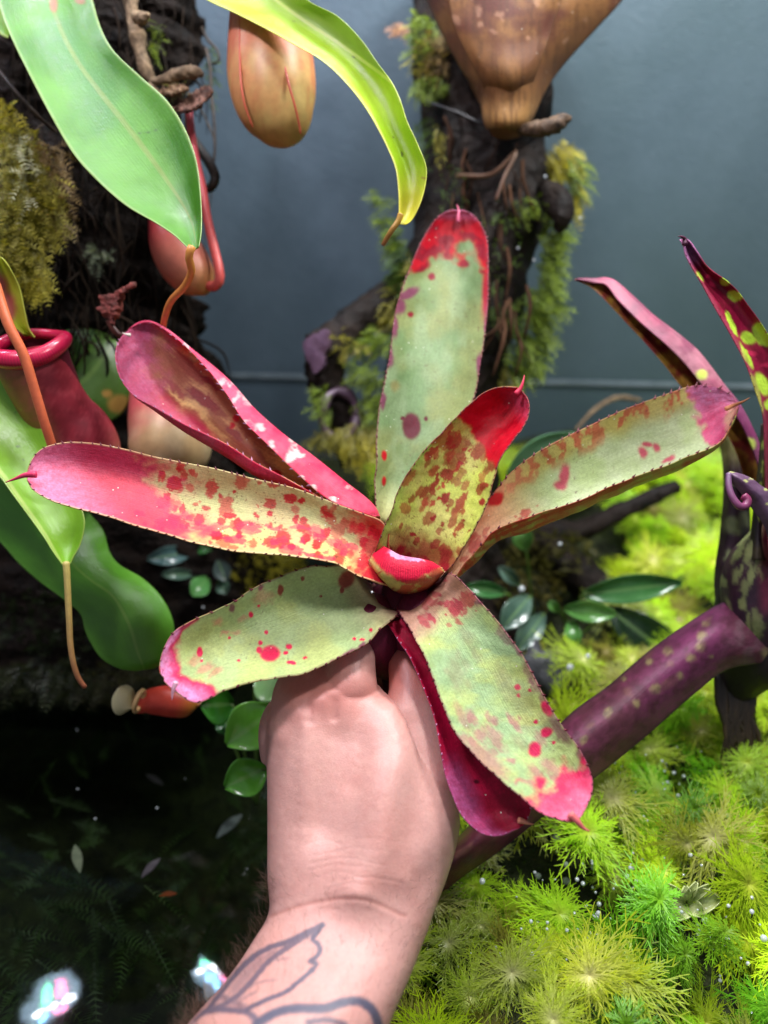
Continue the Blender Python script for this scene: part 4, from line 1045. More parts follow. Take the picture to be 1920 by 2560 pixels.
colm = thing('root_column', 'dark fibrous root column hung with moss and dangling rootlets', 'driftwood', tuple(P(np.array([250., 1500., .66]))))
V, f = column([(-620, 500, -160, .62, .075), (-620, 495, 0, .62, .075), (-620, 505, 150, .62, .075), (-620, 470, 290, .62, .07), (-620, 448, 450, .62, .07), (-620, 445, 600, .62, .07), (-600, 462, 720, .63, .07),  # left side widened out of view to block the wall's reflection in water
               (-560, 505, 830, .64, .07), (-520, 560, 940, .65, .07), (-500, 600, 1050, .66, .07), (-500, 620, 1250, .68, .07), (-500, 620, 1500, .69, .07), (-500, 600, 1750, .70, .08)], 160, 190, .16, 3)
mk('trunk', V, f, M['fibre'], colm)
a = Acc()
for k in range(420):
    x0 = RNG.uniform(-30, 500); y0 = RNG.uniform(-40, 900)
    dx = RNG.normal(0, 40); L = RNG.uniform(60, 220)
    d0 = .62 - .07 * math.sqrt(max(0, 1 - ((x0 - 140) / 360) ** 2)) - .004
    pts = [(x0, y0, d0), (x0 + dx * .5 + RNG.normal(0, 14), y0 + L * .4, d0 - RNG.uniform(-.004, .008)), (x0 + dx, y0 + L, d0 + RNG.uniform(-.004, .006))]
    V, f, tt, pp = tube(P(np.array(pts)), np.array([.0005, .0006, .0003]) * RNG.uniform(.5, 1.9), 4, 8)
    a.add(V, f, lin((36, 27, 19)) * RNG.uniform(.2, 1.2))
setp(a.build('root_fibres', M['thread'], colm), kind='stuff')
for pts, r in [([(505,70,.60),(520,100,.59),(545,130,.585),(547,152,.585),(530,160,.588)], .0012), ([(515,120,.59),(525,170,.588),(528,230,.588),(535,300,.587),(537,370,.587),(532,425,.587)], .0014),
               ([(500,268,.58),(520,310,.58),(535,350,.58),(536,400,.58)], .0009), ([(530,470,.585),(524,520,.585),(514,570,.584),(512,620,.583)], .0005), ([(482,350,.56),(500,375,.555),(525,410,.55),(538,445,.55),(528,468,.552),(508,474,.556)], .0042),
               ([(-10,170,.50),(40,230,.50),(95,290,.51),(140,330,.53)], .0016), ([(60,420,.50),(75,360,.50),(95,320,.505),(110,310,.51)], .0008), ([(70,380,.50),(60,440,.498),(62,520,.497)], .0007)]:
    V, f, tt, pp = tube(P(np.array(pts, float)), np.full(len(pts), r) * np.linspace(1, .7, len(pts)), 8, 30)
    mk('rootlet', V + (0), f, M['root'], colm)

def stick(name, pts, rads, mat, label=None, cat=None, parent=None, ns=16, nl=40, bump=.25, seed=0):
    V, f, tt, pp = tube(P(np.array(pts, float)), rads, ns, nl)
    path = herm(P(np.array(pts, float)), nl)
    ctr = np.concatenate([np.repeat(path, ns, 0), path[:1], path[-1:]])
    V = ctr + (V - ctr) * (1 + bump * 2 * (fbm(np.cos(pp) * 2 + tt * 14, np.sin(pp) * 2 + tt * 5, seed) - .5))[:, None]
    o = mk(name, V, f, mat, parent, origin=None if parent else P(np.array(pts[-1], float)))
    if label: setp(o, label, cat)
    return o
twig = thing('twig', 'dry brown forked twig resting against the root column', 'twig', tuple(P(np.array([363., 170., .53]))))
stick('stem', [(320,-60,.53),(326,0,.53),(333,50,.53),(345,90,.528),(352,130,.528),(366,175,.53),(380,205,.532)], [.0055, .0048, .0036, .0056, .0042, .0050, .003], M['twig'], parent=twig, seed=3, bump=.4)
stick('side_shoot', [(335,40,.528),(355,45,.522),(372,36,.518)], [.003, .004, .0012], M['twig'], parent=twig, seed=4, nl=20, bump=.4)
stick('side_shoot', [(378,205,.53),(410,198,.522),(450,184,.518),(490,180,.516),(508,188,.516)], [.002, .0030, .0038, .0040, .0014], M['twig'], parent=twig, seed=5, bump=.45)
stick('side_shoot', [(375,215,.53),(390,235,.526),(405,250,.524)], [.003, .003, .002], M['twig'], parent=twig, seed=6, nl=20)

def dry_paint(c1, c2, seed):
    return lambda x, y, t, s: mixc(greens(x, y, c1, c2, seed, 14), lin((50, 34, 28)), .6 * sm(fbm(x / 10, y / 10, seed + 5), .5, .7))
dl = thing('dried_leaf', 'curled dry brown leaf caught beneath the forked twig', 'leaf', tuple(P(np.array([470., 255., .52]))))
Ld = LR([(424,262,.522,430,272,.520),(445,250,.524,452,280,.514),(470,240,.526,478,278,.510),(500,222,.526,505,262,.510),(520,212,.522,526,240,.512),(528,218,.518,532,226,.516)], (4, 8, -.012))
leaf('blade', Ld, dry_paint((136, 100, 84), (96, 68, 56), 3), M['dry'], dl, 60, 30, wave=.006)
Ld2 = LR([(395,225,.524,405,240,.520),(425,215,.522,440,236,.515),(455,212,.52,460,230,.515),(472,218,.52,474,224,.518)], (0, 4, -.008))
leaf('blade', Ld2, dry_paint((150, 124, 96), (110, 84, 60), 4), M['dry'], dl, 40, 24, wave=.006)
wl = thing('withered_leaf', 'crumpled reddish brown withered leaf on a thin stalk', 'leaf', tuple(P(np.array([300., 835., .49]))))
Lw = LR([(268,806,.488,282,808,.488),(250,775,.490,298,790,.486),(252,742,.492,308,755,.484),(275,738,.490,310,728,.486),(298,726,.489,322,722,.486),(318,712,.488,334,712,.487),(330,704,.488,338,706,.488)], (6, 2, -.016))
leaf('blade', Lw, dry_paint((140, 74, 66), (104, 52, 48), 5), M['dry'], wl, 80, 40, wave=.006)
tendril(wl, [(272,800,.488),(282,820,.489),(300,838,.49),(320,836,.492),(345,838,.495)], .0022, .0018, (96, 50, 42), (80, 40, 36), 'stalk', 24)

# ---- moss
def frond(acc, p, d, up, L, wd, n, c0, c1, rs):
    d = d / (np.linalg.norm(d) + 1e-9); sd = np.cross(d, up); sd /= np.linalg.norm(sd) + 1e-9
    up = np.cross(sd, d)
    t = np.linspace(0, 1, n)
    ax = p + d * (L * t)[:, None] + np.array([0, 0, -1]) * (L * .35 * t ** 2)[:, None]
    v = []; f = []; c = []
    a_ = L * .02
    v += [p - sd * a_, p + sd * a_, ax[-1]]; f.append((0, 1, 2)); c += [c0, c0, c1]
    for k in range(n):
        w_ = wd * math.sin(math.pi * (0.12 + .85 * t[k])) * rs.uniform(.75, 1.2)
        for sg in (-1, 1):
            q = ax[k] + sd * sg * w_ + d * w_ * .55 + up * w_ * rs.uniform(-.1, .35)
            i = len(v); cc_ = c0 * (1 - t[k]) + c1 * t[k]
            v += [ax[k] - d * w_ * .16, ax[k] + d * w_ * .16, q]; f.append((i, i + 1, i + 2)); c += [cc_, cc_, cc_ * 1.15]
    acc.add(np.array(v), f, np.array(c))

def moss(acc, ctr, rx, ry, rd, n, L, dirw, spread, c0, c1, seed, nn=7, wd=.3):
    rs = np.random.default_rng(seed)
    for k in range(n):
        an = rs.uniform(0, 6.283); q = math.sqrt(rs.uniform())
        p = P(np.array([ctr[0] + rx * q * math.cos(an), ctr[1] + ry * q * math.sin(an), ctr[2] + rs.uniform(-rd, rd)]))
        d = np.array(dirw, float) + rs.normal(0, spread, 3)
        l = L * rs.uniform(.6, 1.3); j = rs.uniform(.7, 1.25)
        frond(acc, p, d, np.array([0, -.3, 1.0]) + rs.normal(0, .4, 3), l, l * wd, nn, lin(c0) * j, lin(c1) * j, rs)

OLIVE = ((96, 92, 30), (176, 168, 66)); LIMEM = ((70, 92, 24), (138, 158, 50)); DARKM = ((40, 60, 20), (96, 122, 44)); BROWN = ((84, 66, 36), (150, 124, 76)); YELL = ((130, 120, 30), (196, 186, 60))
a = Acc()
for ctr, rx, ry, n, cols in [((50,380,.505),45,70,300,OLIVE),((70,470,.50),70,80,420,OLIVE),((100,540,.505),60,80,300,OLIVE),((30,560,.495),50,90,380,OLIVE),((50,660,.50),60,60,320,OLIVE),((85,700,.505),30,40,130,YELL),((120,420,.51),50,60,160,BROWN),((15,285,.51),30,20,60,YELL),((60,420,.495),20,100,90,((150,150,110),(214,214,180))),((145,520,.515),30,70,110,BROWN)]:
    moss(a, ctr, rx, ry, .012, n, .011, (0, -.5, -.25), .55, cols[0], cols[1], int(ctr[0] * 7 + ctr[1]))
moss(a, (395,110,.53), 12, 50, .004, 40, .008, (0, -.5, .2), .6, *LIMEM, 71)
moss(a, (520,190,.60), 14, 90, .006, 70, .008, (.8, -.3, 0), .5, *DARKM, 72)
moss(a, (440,230,.525), 26, 14, .004, 40, .007, (0, -.5, .4), .6, (160, 150, 100), (206, 200, 160), 73)
moss(a, (250,640,.55), 30, 20, .004, 30, .010, (0, -.6, 0), .6, (90, 100, 80), (150, 160, 130), 74)
setp(a.build('moss', M['moss'], colm, smooth=False), kind='stuff')

trunk = thing('driftwood_post', 'dark upright trunk fringed with bright feathery moss', 'driftwood', tuple(P(np.array([1080., 1640., .70]))))
V, f = column([(1060, 1400, -160, .66, .045), (1040, 1400, 0, .66, .045), (1034, 1395, 120, .66, .045), (1046, 1380, 250, .66, .045), (1062, 1365, 350, .66, .045), (1050, 1400, 470, .66, .046), (1040, 1385, 550, .66, .046), (1015, 1330, 640, .66, .045),
               (1000, 1310, 760, .665, .045), (975, 1270, 900, .67, .045), (950, 1250, 1050, .675, .05), (940, 1240, 1200, .68, .055), (930, 1260, 1350, .69, .06), (920, 1280, 1500, .70, .06), (900, 1300, 1720, .71, .07)], 130, 170, .12, 13)
mk('bark', V, f, M['bark'], trunk)
stick('broken_chip', [(1360,470,.62),(1390,500,.605),(1405,540,.60),(1396,580,.605)], [.007, .0105, .009, .003], M['bark'], parent=trunk, seed=8, bump=.2)
stick('limb', [(1010,720,.655),(960,760,.645),(900,800,.635),(850,845,.628),(800,885,.622)], [.016, .015, .015, .016, .017], M['bark'], parent=trunk, seed=9)
stick('limb', [(815,870,.625),(812,930,.628),(830,1000,.635),(870,1070,.645),(900,1140,.655)], [.017, .016, .015, .018, .02], M['bark'], parent=trunk, seed=10)
# cut end of the limb
ctr = P(np.array([790., 875., .606])); nrm_ = np.array([-.35, -.85, .35]); nrm_ /= np.linalg.norm(nrm_)
e1 = np.cross(nrm_, [0, 0, 1]); e1 /= np.linalg.norm(e1); e2 = np.cross(e1, nrm_)
vv = [ctr + nrm_ * .001]; ff = []
for k in range(28):
    an = 2 * math.pi * k / 28; r_ = .0125 * (1 + .18 * math.sin(3 * an + 1) + .08 * math.sin(7 * an))
    vv.append(ctr + e1 * r_ * math.cos(an) * .8 + e2 * r_ * math.sin(an) * 1.25)
for k in range(28):
    vv.append(vv[1 + k] - nrm_ * .016)
for k in range(28):
    k2 = (k + 1) % 28
    ff += [(0, 1 + k, 1 + k2), (1 + k, 29 + k, 29 + k2, 1 + k2)]
mk('cut_end', np.array(vv), ff, M['wood_cut'], trunk, smooth=False)
# hollow knot rim
ringp = [P(np.array([848 + 44 * math.cos(q), 1040 + 62 * math.sin(q), .618 + .006 * math.cos(q)])) for q in np.linspace(0, 2 * math.pi, 31)]
V, f, tt, pp = tube(np.array(ringp), np.full(31, .004) * (1 + .3 * np.sin(np.linspace(0, 25, 31))), 10); mk('hollow_knot', V, f, M['wood_cut'], trunk)
a = Acc()
for i, (ctr, rx, ry, n, L, d, cols) in enumerate([
    ((1060,90,.622),36,60,150,.011,(-.6,-.5,0),LIMEM), ((1085,140,.617),40,70,170,.010,(-.2,-.6,0),BROWN), ((1010,75,.64),26,14,40,.010,(-1,-.2,0),((150,110,80),(190,140,110))), ((1075,215,.617),46,26,110,.010,(-.2,-.6,-.3),LIMEM), ((1060,160,.62),40,40,80,.009,(-.6,-.5,0),OLIVE),
    ((1062,330,.625),24,50,80,.009,(-.5,-.5,-.2),DARKM), ((1100,360,.612),10,50,50,.008,(0,-.6,-.3),OLIVE), ((1060,420,.625),20,50,60,.009,(-.6,-.5,0),DARKM),
    ((1395,400,.625),34,44,130,.016,(.8,-.3,-.5),YELL), ((1430,430,.625),26,46,90,.016,(.9,-.3,-.6),LIMEM), ((1440,490,.625),12,34,40,.014,(.4,-.3,-.9),YELL),
    ((1330,520,.61),50,30,50,.012,(.3,-.6,.1),LIMEM), ((1372,590,.622),28,46,120,.016,(.9,-.4,-.1),LIMEM), ((1360,670,.622),24,50,120,.016,(.9,-.4,-.2),LIMEM), ((1345,760,.625),46,44,150,.017,(.7,-.5,-.2),LIMEM), ((1320,830,.628),52,50,150,.017,(.6,-.5,-.4),LIMEM), ((1300,900,.63),46,40,110,.016,(.6,-.5,-.5),LIMEM), ((1270,940,.63),30,26,50,.014,(.4,-.5,-.6),OLIVE), ((1250,790,.62),40,40,70,.012,(.2,-.6,0),DARKM),
    ((1000,600,.64),24,30,60,.015,(-.9,-.3,0),LIMEM), ((975,530,.65),30,40,36,.014,(-1,-.2,.2),LIMEM), ((945,500,.66),16,24,14,.012,(-1,0,.3),LIMEM), ((1015,680,.635),24,70,120,.015,(-.9,-.4,0),DARKM), ((985,780,.635),26,60,100,.015,(-.9,-.4,-.1),OLIVE), ((950,860,.625),50,30,80,.016,(-.8,-.5,0),LIMEM), ((920,930,.615),46,30,60,.015,(-.5,-.6,0),LIMEM), ((945,990,.62),30,50,70,.015,(-.6,-.6,-.2),LIMEM), ((900,1090,.61),80,36,120,.014,(-.2,-.7,-.5),OLIVE), ((810,1010,.605),24,40,44,.013,(-.4,-.7,0),LIMEM), ((820,1090,.61),40,24,50,.013,(-.4,-.7,-.4),OLIVE), ((900,1110,.605),50,30,40,.014,(0,-.7,-.8),YELL), ((1030,760,.625),20,120,110,.012,(-.5,-.7,0),OLIVE), ((960,1040,.615),30,60,90,.013,(-.4,-.7,-.2),LIMEM), ((880,860,.612),40,22,40,.013,(-.3,-.7,.2),OLIVE), ((1130,470,.607),40,60,50,.008,(0,-.8,0),DARKM), ((1250,620,.607),60,120,80,.008,(0,-.8,0),DARKM)]):
    moss(a, ctr, rx, ry, .008, n, L, d, .4, cols[0], cols[1], 200 + i, 8, .26)
setp(a.build('moss', M['moss'], trunk, smooth=False), kind='stuff')
a = Acc()
for k in range(46):
    x0 = RNG.uniform(1080, 1360); y0 = RNG.uniform(280, 900); d0 = .61
    pts = [(x0, y0, d0 + .004), (x0 + RNG.normal(0, 12), y0 + 50, d0 - .003), (x0 + RNG.normal(0, 22), y0 + RNG.uniform(80, 160), d0 + .004)]
    V, f, tt, pp = tube(P(np.array(pts)), np.array([.001, .0011, .0005]) * RNG.uniform(.5, 1.6), 5, 8); a.add(V, f, lin((86, 60, 44)) * RNG.uniform(.3, 1.1))
setp(a.build('bark_fibres', M['thread'], trunk), kind='stuff')
tendril(trunk, [(1140,440,.605),(1230,435,.603),(1290,380,.603),(1262,440,.6),(1240,500,.602)], .002, .0012, (120, 88, 66), (110, 80, 60), 'dry_root')
wire = stick('tie_wire', [(1036,240,.626),(1090,262,.608),(1150,284,.600),(1210,312,.596),(1262,326,.600),(1330,318,.612),(1375,300,.64)], [.0011] * 7, M['wire'], 'thin black wire tied round the mossy trunk', 'wire', bump=0)

# mounted vase-shaped bromeliad base
vase = thing('mounted_bromeliad', 'tan vase shaped bromeliad base wired to the mossy trunk', 'bromeliad', tuple(P(np.array([1268., 322., .56]))))
def vase_p(seed, dark):
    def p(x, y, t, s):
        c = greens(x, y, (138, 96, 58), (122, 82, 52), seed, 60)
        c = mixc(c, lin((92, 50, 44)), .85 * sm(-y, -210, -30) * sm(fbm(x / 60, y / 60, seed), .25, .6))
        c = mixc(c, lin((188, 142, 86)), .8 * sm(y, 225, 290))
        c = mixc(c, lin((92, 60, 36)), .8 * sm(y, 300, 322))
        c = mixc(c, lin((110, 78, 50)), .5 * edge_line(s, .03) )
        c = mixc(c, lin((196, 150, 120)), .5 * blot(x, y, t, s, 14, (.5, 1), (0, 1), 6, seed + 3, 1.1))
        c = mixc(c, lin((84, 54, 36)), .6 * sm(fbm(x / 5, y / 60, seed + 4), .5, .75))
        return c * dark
    return p
def sheath(rows, paint):
    leaf('leaf_sheath', np.array(rows, float), paint, M['brom'], vase, 120, 60, .0016)
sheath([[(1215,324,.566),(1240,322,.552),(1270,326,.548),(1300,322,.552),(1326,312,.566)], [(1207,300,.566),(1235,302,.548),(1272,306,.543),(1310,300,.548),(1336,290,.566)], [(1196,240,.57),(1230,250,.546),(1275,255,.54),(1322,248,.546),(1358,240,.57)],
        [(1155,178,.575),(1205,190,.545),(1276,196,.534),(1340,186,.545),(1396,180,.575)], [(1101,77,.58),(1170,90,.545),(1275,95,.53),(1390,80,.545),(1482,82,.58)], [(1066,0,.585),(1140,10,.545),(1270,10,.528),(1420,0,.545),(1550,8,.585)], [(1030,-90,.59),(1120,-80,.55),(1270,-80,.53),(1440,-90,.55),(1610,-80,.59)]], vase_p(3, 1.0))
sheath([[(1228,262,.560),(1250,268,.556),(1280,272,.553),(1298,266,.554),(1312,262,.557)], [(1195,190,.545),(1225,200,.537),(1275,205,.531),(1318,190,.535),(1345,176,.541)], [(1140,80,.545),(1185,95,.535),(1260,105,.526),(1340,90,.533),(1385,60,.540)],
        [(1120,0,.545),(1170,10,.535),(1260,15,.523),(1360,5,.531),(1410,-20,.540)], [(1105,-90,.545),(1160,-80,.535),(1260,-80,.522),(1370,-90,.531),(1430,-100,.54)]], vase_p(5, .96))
V, f, tt, pp = tube(P(np.array([(1268,60,.60),(1268,180,.59),(1270,260,.575),(1270,322,.572)], float)), [.05, .03, .019, .014], 24, 16)
mk('core', V, f, M['brom'], vase, np.broadcast_to(lin((120, 84, 56)), V.shape), ts=np.stack([tt, pp, pp], 1) * .02)
chip = stick('bark_chip', [(1300,325,.555),(1340,322,.545),(1380,316,.54),(1408,300,.54),(1428,296,.54)], [.003, .0055, .006, .005, .0015], M['dkwood'], 'brown bark chip sticking out under the tan vase shaped base', 'bark', seed=12, bump=.3)

# ------------------------------------------------------------------ purple spotted bromeliad on the right
rb = thing('spotted_bromeliad', 'purple bromeliad with lime green spots growing over the bright water plants', 'bromeliad', tuple(P(np.array([1880., 1640., .5]))))
LSP = lin((178, 212, 60))
def pR1(x, y, t, s):
    c = greens(x, y, (156, 78, 100), (132, 72, 92), 3, 40)
    c = mixc(c, lin((176, 120, 130)), .6 * sm(x, 1640, 1720) * sm(fbm(x/30, y/30, 4), .3, .6))
    c = mixc(c, lin((110, 34, 90)), .7 * sm(x, 1790, 1850))
    c = mixc(c, lin((190, 206, 90)), spots(x, y, [(1752, 938, 13, 13), (1868, 1112, 18, 17)], .3, 3))
    return mixc(c, lin((84, 20, 50)), .8 * sm(t, .93, .99))
def uR1(x, y, t, s):
    return mixc(greens(x, y, (190, 150, 60), (150, 60, 50), 6, 30), lin((120, 30, 50)), .6 * sm(fbm(x/20, y/20, 3), .45, .6))
R1 = np.array([
 [(1870,1250,.50),(1875,1240,.504),(1895,1235,.506),(1915,1230,.502),(1925,1235,.496),(1915,1240,.492)],
 [(1845,1140,.49),(1852,1130,.494),(1870,1110,.497),(1888,1105,.494),(1896,1115,.488),(1880,1125,.482)],
 [(1800,1060,.488),(1806,1052,.49),(1830,1030,.494),(1850,1020,.49),(1856,1032,.484),(1842,1046,.479)],
 [(1704,965,.488),(1715,962,.492),(1760,920,.496),(1800,955,.49),(1812,975,.482),(1772,985,.476)],
 [(1666,917,.490),(1680,912,.496),(1712,880,.498),(1742,880,.492),(1754,901,.484),(1716,915,.478)],
 [(1616,859,.492),(1632,852,.498),(1664,826,.5),(1694,838,.494),(1704,855,.486),(1664,862,.48)],
 [(1569,809,.495),(1584,802,.5),(1612,780,.502),(1636,795,.497),(1646,809,.489),(1606,812,.484)],
 [(1511,747,.5),(1524,742,.503),(1548,728,.504),(1572,736,.5),(1581,747,.494),(1545,752,.49)],
 [(1484,722,.502),(1492,714,.504),(1506,704,.505),(1520,699,.502),(1530,703,.498),(1512,712,.496)],
 [(1468,712,.503),(1472,708,.504),(1478,704,.504),(1486,700,.503),(1490,702,.501),(1482,708,.5)],
 [(1436,699,.504),(1437,698,.504),(1439,698,.504),(1440,697,.504),(1441,698,.504),(1440,699,.503)]], float)
leaf('leaf', R1, lambda x, y, t, s: np.where((s > .62)[..., None], pR1(x, y, t, s), uR1(x, y, t, s)), M['brom_dark'], rb, 160, 60, under=pR1)
def pR2(x, y, t, s):
    c = greens(x, y, (138, 12, 52), (116, 10, 42), 4, 40)
    c = mixc(c, lin((196, 40, 80)), .8 * spots(x, y, [(1880, 882, 14, 6, .3), (1916, 912, 12, 6), (1770, 690, 8, 5), (1780, 712, 10, 5, .5)], .4, 3))
    c = mixc(c, LSP, spots(x, y, [(1812, 707, 12, 8, .5), (1836, 740, 17, 13, .4), (1872, 845, 20, 14, .4), (1898, 826, 16, 20), (1916, 848, 26, 18), (1905, 960, 16, 30, -.4), (1820, 788, 5, 12, -.5), (1830, 812, 7, 30, -.45), (1866, 890, 8, 34, -.45), (1893, 985, 7, 50, -.3), (1750, 690, 4, 14, -.5), (1925, 1010, 14, 14)], .22, 4))
    c = mixc(c, lin((160, 70, 90)), .5 * (1 - sm(s, .05, .16)))
    return frost(c, .9 * sm(t, .90, .96), x, y, 17, lin((172, 120, 170)))
R2 = LR([(1925,1420,.46,1990,1420,.47),(1915,1260,.45,1985,1240,.462),(1912,1120,.438,1975,1080,.452),(1908,1040,.433,1968,980,.446),(1890,980,.43,1950,895,.442),(1863,905,.427,1918,834,.437),(1842,864,.426,1897,801,.434),(1820,824,.425,1868,762,.431),(1800,790,.424,1843,728,.429),(1778,751,.424,1815,702,.428),(1758,714,.424,1786,683,.427),(1738,680,.424,1762,662,.427),
         (1722,652,.424,1745,636,.426),(1714,634,.424,1734,620,.426),(1710,615,.424,1722,604,.426),(1700,598,.425,1706,592,.426)], (4, 2, .010))
o, W, n, G = leaf('leaf', R2, pR2, M['brom_dark'], rb, 200, 60)
spines(o, W, n, step=.006, h=.0010, tip=[(1712,612,.424),(1712,598,.424),(1704,592,.422),(1695,591,.420)], tipcol=(70, 24, 50), seed=12, tip_r=.0016)
def pR3(x, y, t, s):
    c = greens(x, y, (96, 62, 88), (76, 46, 72), 5, 40)
    c = mixc(c, lin((196, 206, 110)), .85 * sm(np.sin((x * .35 + y * .9) / 5.5) * .5 + fbm(x / 14, y / 14, 4) * .9, .78, .95) * sm(s, .45, .6))
    return frost(c, .4 + 0 * t, x, y, 18, lin((128, 102, 128)))
R3 = np.array([
 [(1925,1380,.44),(1935,1365,.438),(1950,1350,.440)],[(1912,1320,.432),(1930,1300,.428),(1960,1290,.432)],[(1880,1272,.428),(1905,1250,.424),(1930,1232,.430)],[(1860,1245,.426),(1885,1228,.421),(1905,1215,.428)],
 [(1845,1225,.425),(1862,1205,.420),(1880,1196,.426)],[(1828,1205,.425),(1838,1190,.421),(1852,1184,.425)],[(1818,1182,.425),(1821,1180,.424),(1826,1178,.425)]], float)
leaf('leaf', R3, pR3, M['brom_dark'], rb, 100, 50)
tendril(rb, [(1822,1184,.424),(1822,1215,.422),(1832,1245,.420),(1850,1266,.419),(1864,1264,.42),(1868,1250,.421),(1858,1240,.422)], .0016, .0026, (108, 80, 112), (120, 36, 76), 'curled_tip')
def pR4(x, y, t, s):
    c = greens(x, y, (126, 62, 88), (104, 56, 68), 6, 30)
    c = mixc(c, lin((134, 54, 106)), .6 * sm(x, 1540, 1700) * (1 - sm(x, 1780, 1860)))
    c = mixc(c, lin((106, 40, 52)), .6 * (1 - sm(x, 1250, 1420)))
    c = mixc(c, lin((130, 106, 110)), .55 * sm(x, 1780, 1880) * sm(fbm(x/24, y/24, 3), .35, .6))
    c = mixc(c, lin((172, 160, 104)), .7 * spots(x, y, [(1752, 1590, 12, 11), (1752, 1615, 12, 12), (1728, 1645, 9, 9), (1670, 1628, 11, 10), (1765, 1560, 12, 7), (1915, 1632, 12, 16), (1700, 1560, 8), (1620, 1655, 9), (1776, 1640, 7), (1810, 1680, 12, 6), (1560, 1700, 8, 6), (1700, 1690, 9), (1640, 1720, 11), (1590, 1760, 8), (1520, 1780, 10), (1460, 1850, 9)], .7, 8))
    c = mixc(c, lin((84, 40, 54)), .55 * sm(fbm(t * 60, s * 9, 33, 4), .45, .7))
    c = mixc(c, lin((150, 110, 84)), .4 * blot(x, y, t, s, 20, (.1, .9), (0, 1), 10, 71, 1.2, .5))
    return mixc(c, lin((60, 30, 56)), .6 * edge_line(s, .03))
R4 = LR([(1040,2205,.452,1075,2275,.446,.6),(1110,2130,.456,1130,2214,.448),(1200,2035,.462,1248,2129,.452),(1300,1930,.468,1347,2050,.458),(1416,1793,.474,1486,1946,.464),(1520,1714,.478,1619,1838,.469),(1644,1610,.483,1743,1729,.474),(1777,1521,.488,1825,1672,.48),(1830,1500,.492,1935,1650,.488,.7),(1880,1490,.50,1990,1620,.498,.5)], (-6, -8, -.020), 7)
leaf('leaf', R4, pR4, M['brom_dark'], rb, 200, 70, .0016)
# flared sheath edge of that leaf, leaning bases and the dark core
def pR5(x, y, t, s):
    c = greens(x, y, (62, 34, 50), (50, 32, 46), 7, 30)
    c = mixc(c, lin((150, 160, 100)), .8 * blot(x, y, t, s, 70, (0, 1), (0, 1), 9, 81, 2.2, .4))
    return mixc(c, lin((110, 34, 60)), .8 * sm(x, 1885, 1915) * (1 - sm(y, 1500, 1560)))
R5 = np.array([
 [(1830,1600,.50),(1850,1610,.488),(1900,1620,.48),(1960,1610,.488),(2000,1590,.50)],[(1808,1540,.496),(1832,1550,.482),(1890,1560,.472),(1960,1550,.480),(2010,1530,.496)],[(1800,1450,.494),(1826,1460,.478),(1885,1465,.468),(1960,1450,.476),(2020,1430,.494)],
 [(1822,1385,.492),(1846,1380,.476),(1895,1370,.464),(1960,1360,.472),(2030,1340,.492)],[(1868,1335,.488),(1885,1325,.474),(1915,1300,.462),(1970,1290,.470),(2040,1270,.49)],[(1905,1290,.48),(1915,1280,.47),(1935,1250,.46),(1990,1240,.466),(2050,1220,.484)],[(1925,1200,.474),(1935,1190,.466),(1955,1180,.46),(2000,1170,.466),(2060,1150,.48)]], float)
leaf('leaf_sheath', R5, pR5, M['brom_dark'], rb, 120, 60, .0016)
def pR6(x, y, t, s):
    c = greens(x, y, (70, 46, 60), (56, 36, 50), 9, 40)
    c = mixc(c, lin((150, 148, 84)), .7 * sm(-y, -1190, -1110))
    return mixc(c, lin((140, 150, 104)), .8 * spots(x, y, [(1836, 1312, 26, 22, .5), (1860, 1300, 14, 20), (1820, 1390, 9, 18), (1840, 1440, 8, 20), (1815, 1470, 8, 14), (1830, 1200, 12, 16)], .4, 7))
R6 = np.array([
 [(1795,1560,.51),(1815,1565,.50),(1850,1560,.498),(1880,1550,.508)],[(1785,1450,.512),(1806,1455,.50),(1840,1452,.498),(1868,1440,.508)],[(1800,1330,.514),(1820,1330,.502),(1850,1325,.50),(1876,1320,.51)],[(1808,1220,.516),(1826,1218,.506),(1850,1214,.504),(1870,1210,.512)],[(1802,1130,.518),(1820,1126,.508),(1845,1120,.506),(1866,1116,.514)],[(1780,1060,.52),(1800,1054,.512),(1822,1048,.51),(1840,1044,.516)],[(1760,1000,.522),(1775,996,.516),(1790,992,.516),(1805,990,.52)]], float)
leaf('leaf', R6, pR6, M['brom_dark'], rb, 120, 50, .0016)
R7 = np.array([[(1870,1400,.47),(1890,1400,.462),(1915,1400,.466)],[(1885,1250,.468),(1900,1248,.462),(1920,1246,.466)],[(1898,1130,.465),(1910,1128,.46),(1925,1126,.464)],[(1902,1060,.464),(1912,1056,.46),(1926,1052,.464)]], float)
leaf('leaf', R7, lambda x, y, t, s: mixc(greens(x, y, (40, 34, 40), (60, 52, 40), 9, 30), lin((170, 190, 80)), .7 * blot(x, y, t, s, 14, (.3, 1), (.4, 1), 8, 83, 2)), M['brom_dark'], rb, 60, 30)
V, f, tt, pp = tube(P(np.array([(1890,1420,.505),(1890,1540,.505),(1880,1640,.51),(1850,1700,.515),(1830,1760,.52)], float)), [.022, .026, .024, .016, .008], 24, 24)
mk('core', V, f, M['brom_dark'], rb, np.broadcast_to(lin((34, 24, 30)), V.shape), ts=np.stack([tt, pp, pp], 1) * .02)
a = Acc()
for k in range(26):
    x0 = RNG.uniform(1790, 1880); x1 = x0 + RNG.normal(20, 40); y1 = RNG.uniform(1880, 1990)
    pts = [(x0, 1680, .512), (x0 + RNG.normal(0, 8), 1760, .508), ((x0 + x1) / 2 + RNG.normal(0, 10), 1840, .506), (x1, y1, .506)]
    V, f, tt, pp = tube(P(np.array(pts, float)), [.0030, .0024, .0016, .0005], 7, 16); a.add(V, f, (lin((28, 21, 17)) * (1 - tt[:, None]) + lin((76, 60, 36)) * tt[:, None]) * RNG.uniform(.5, 1.1))
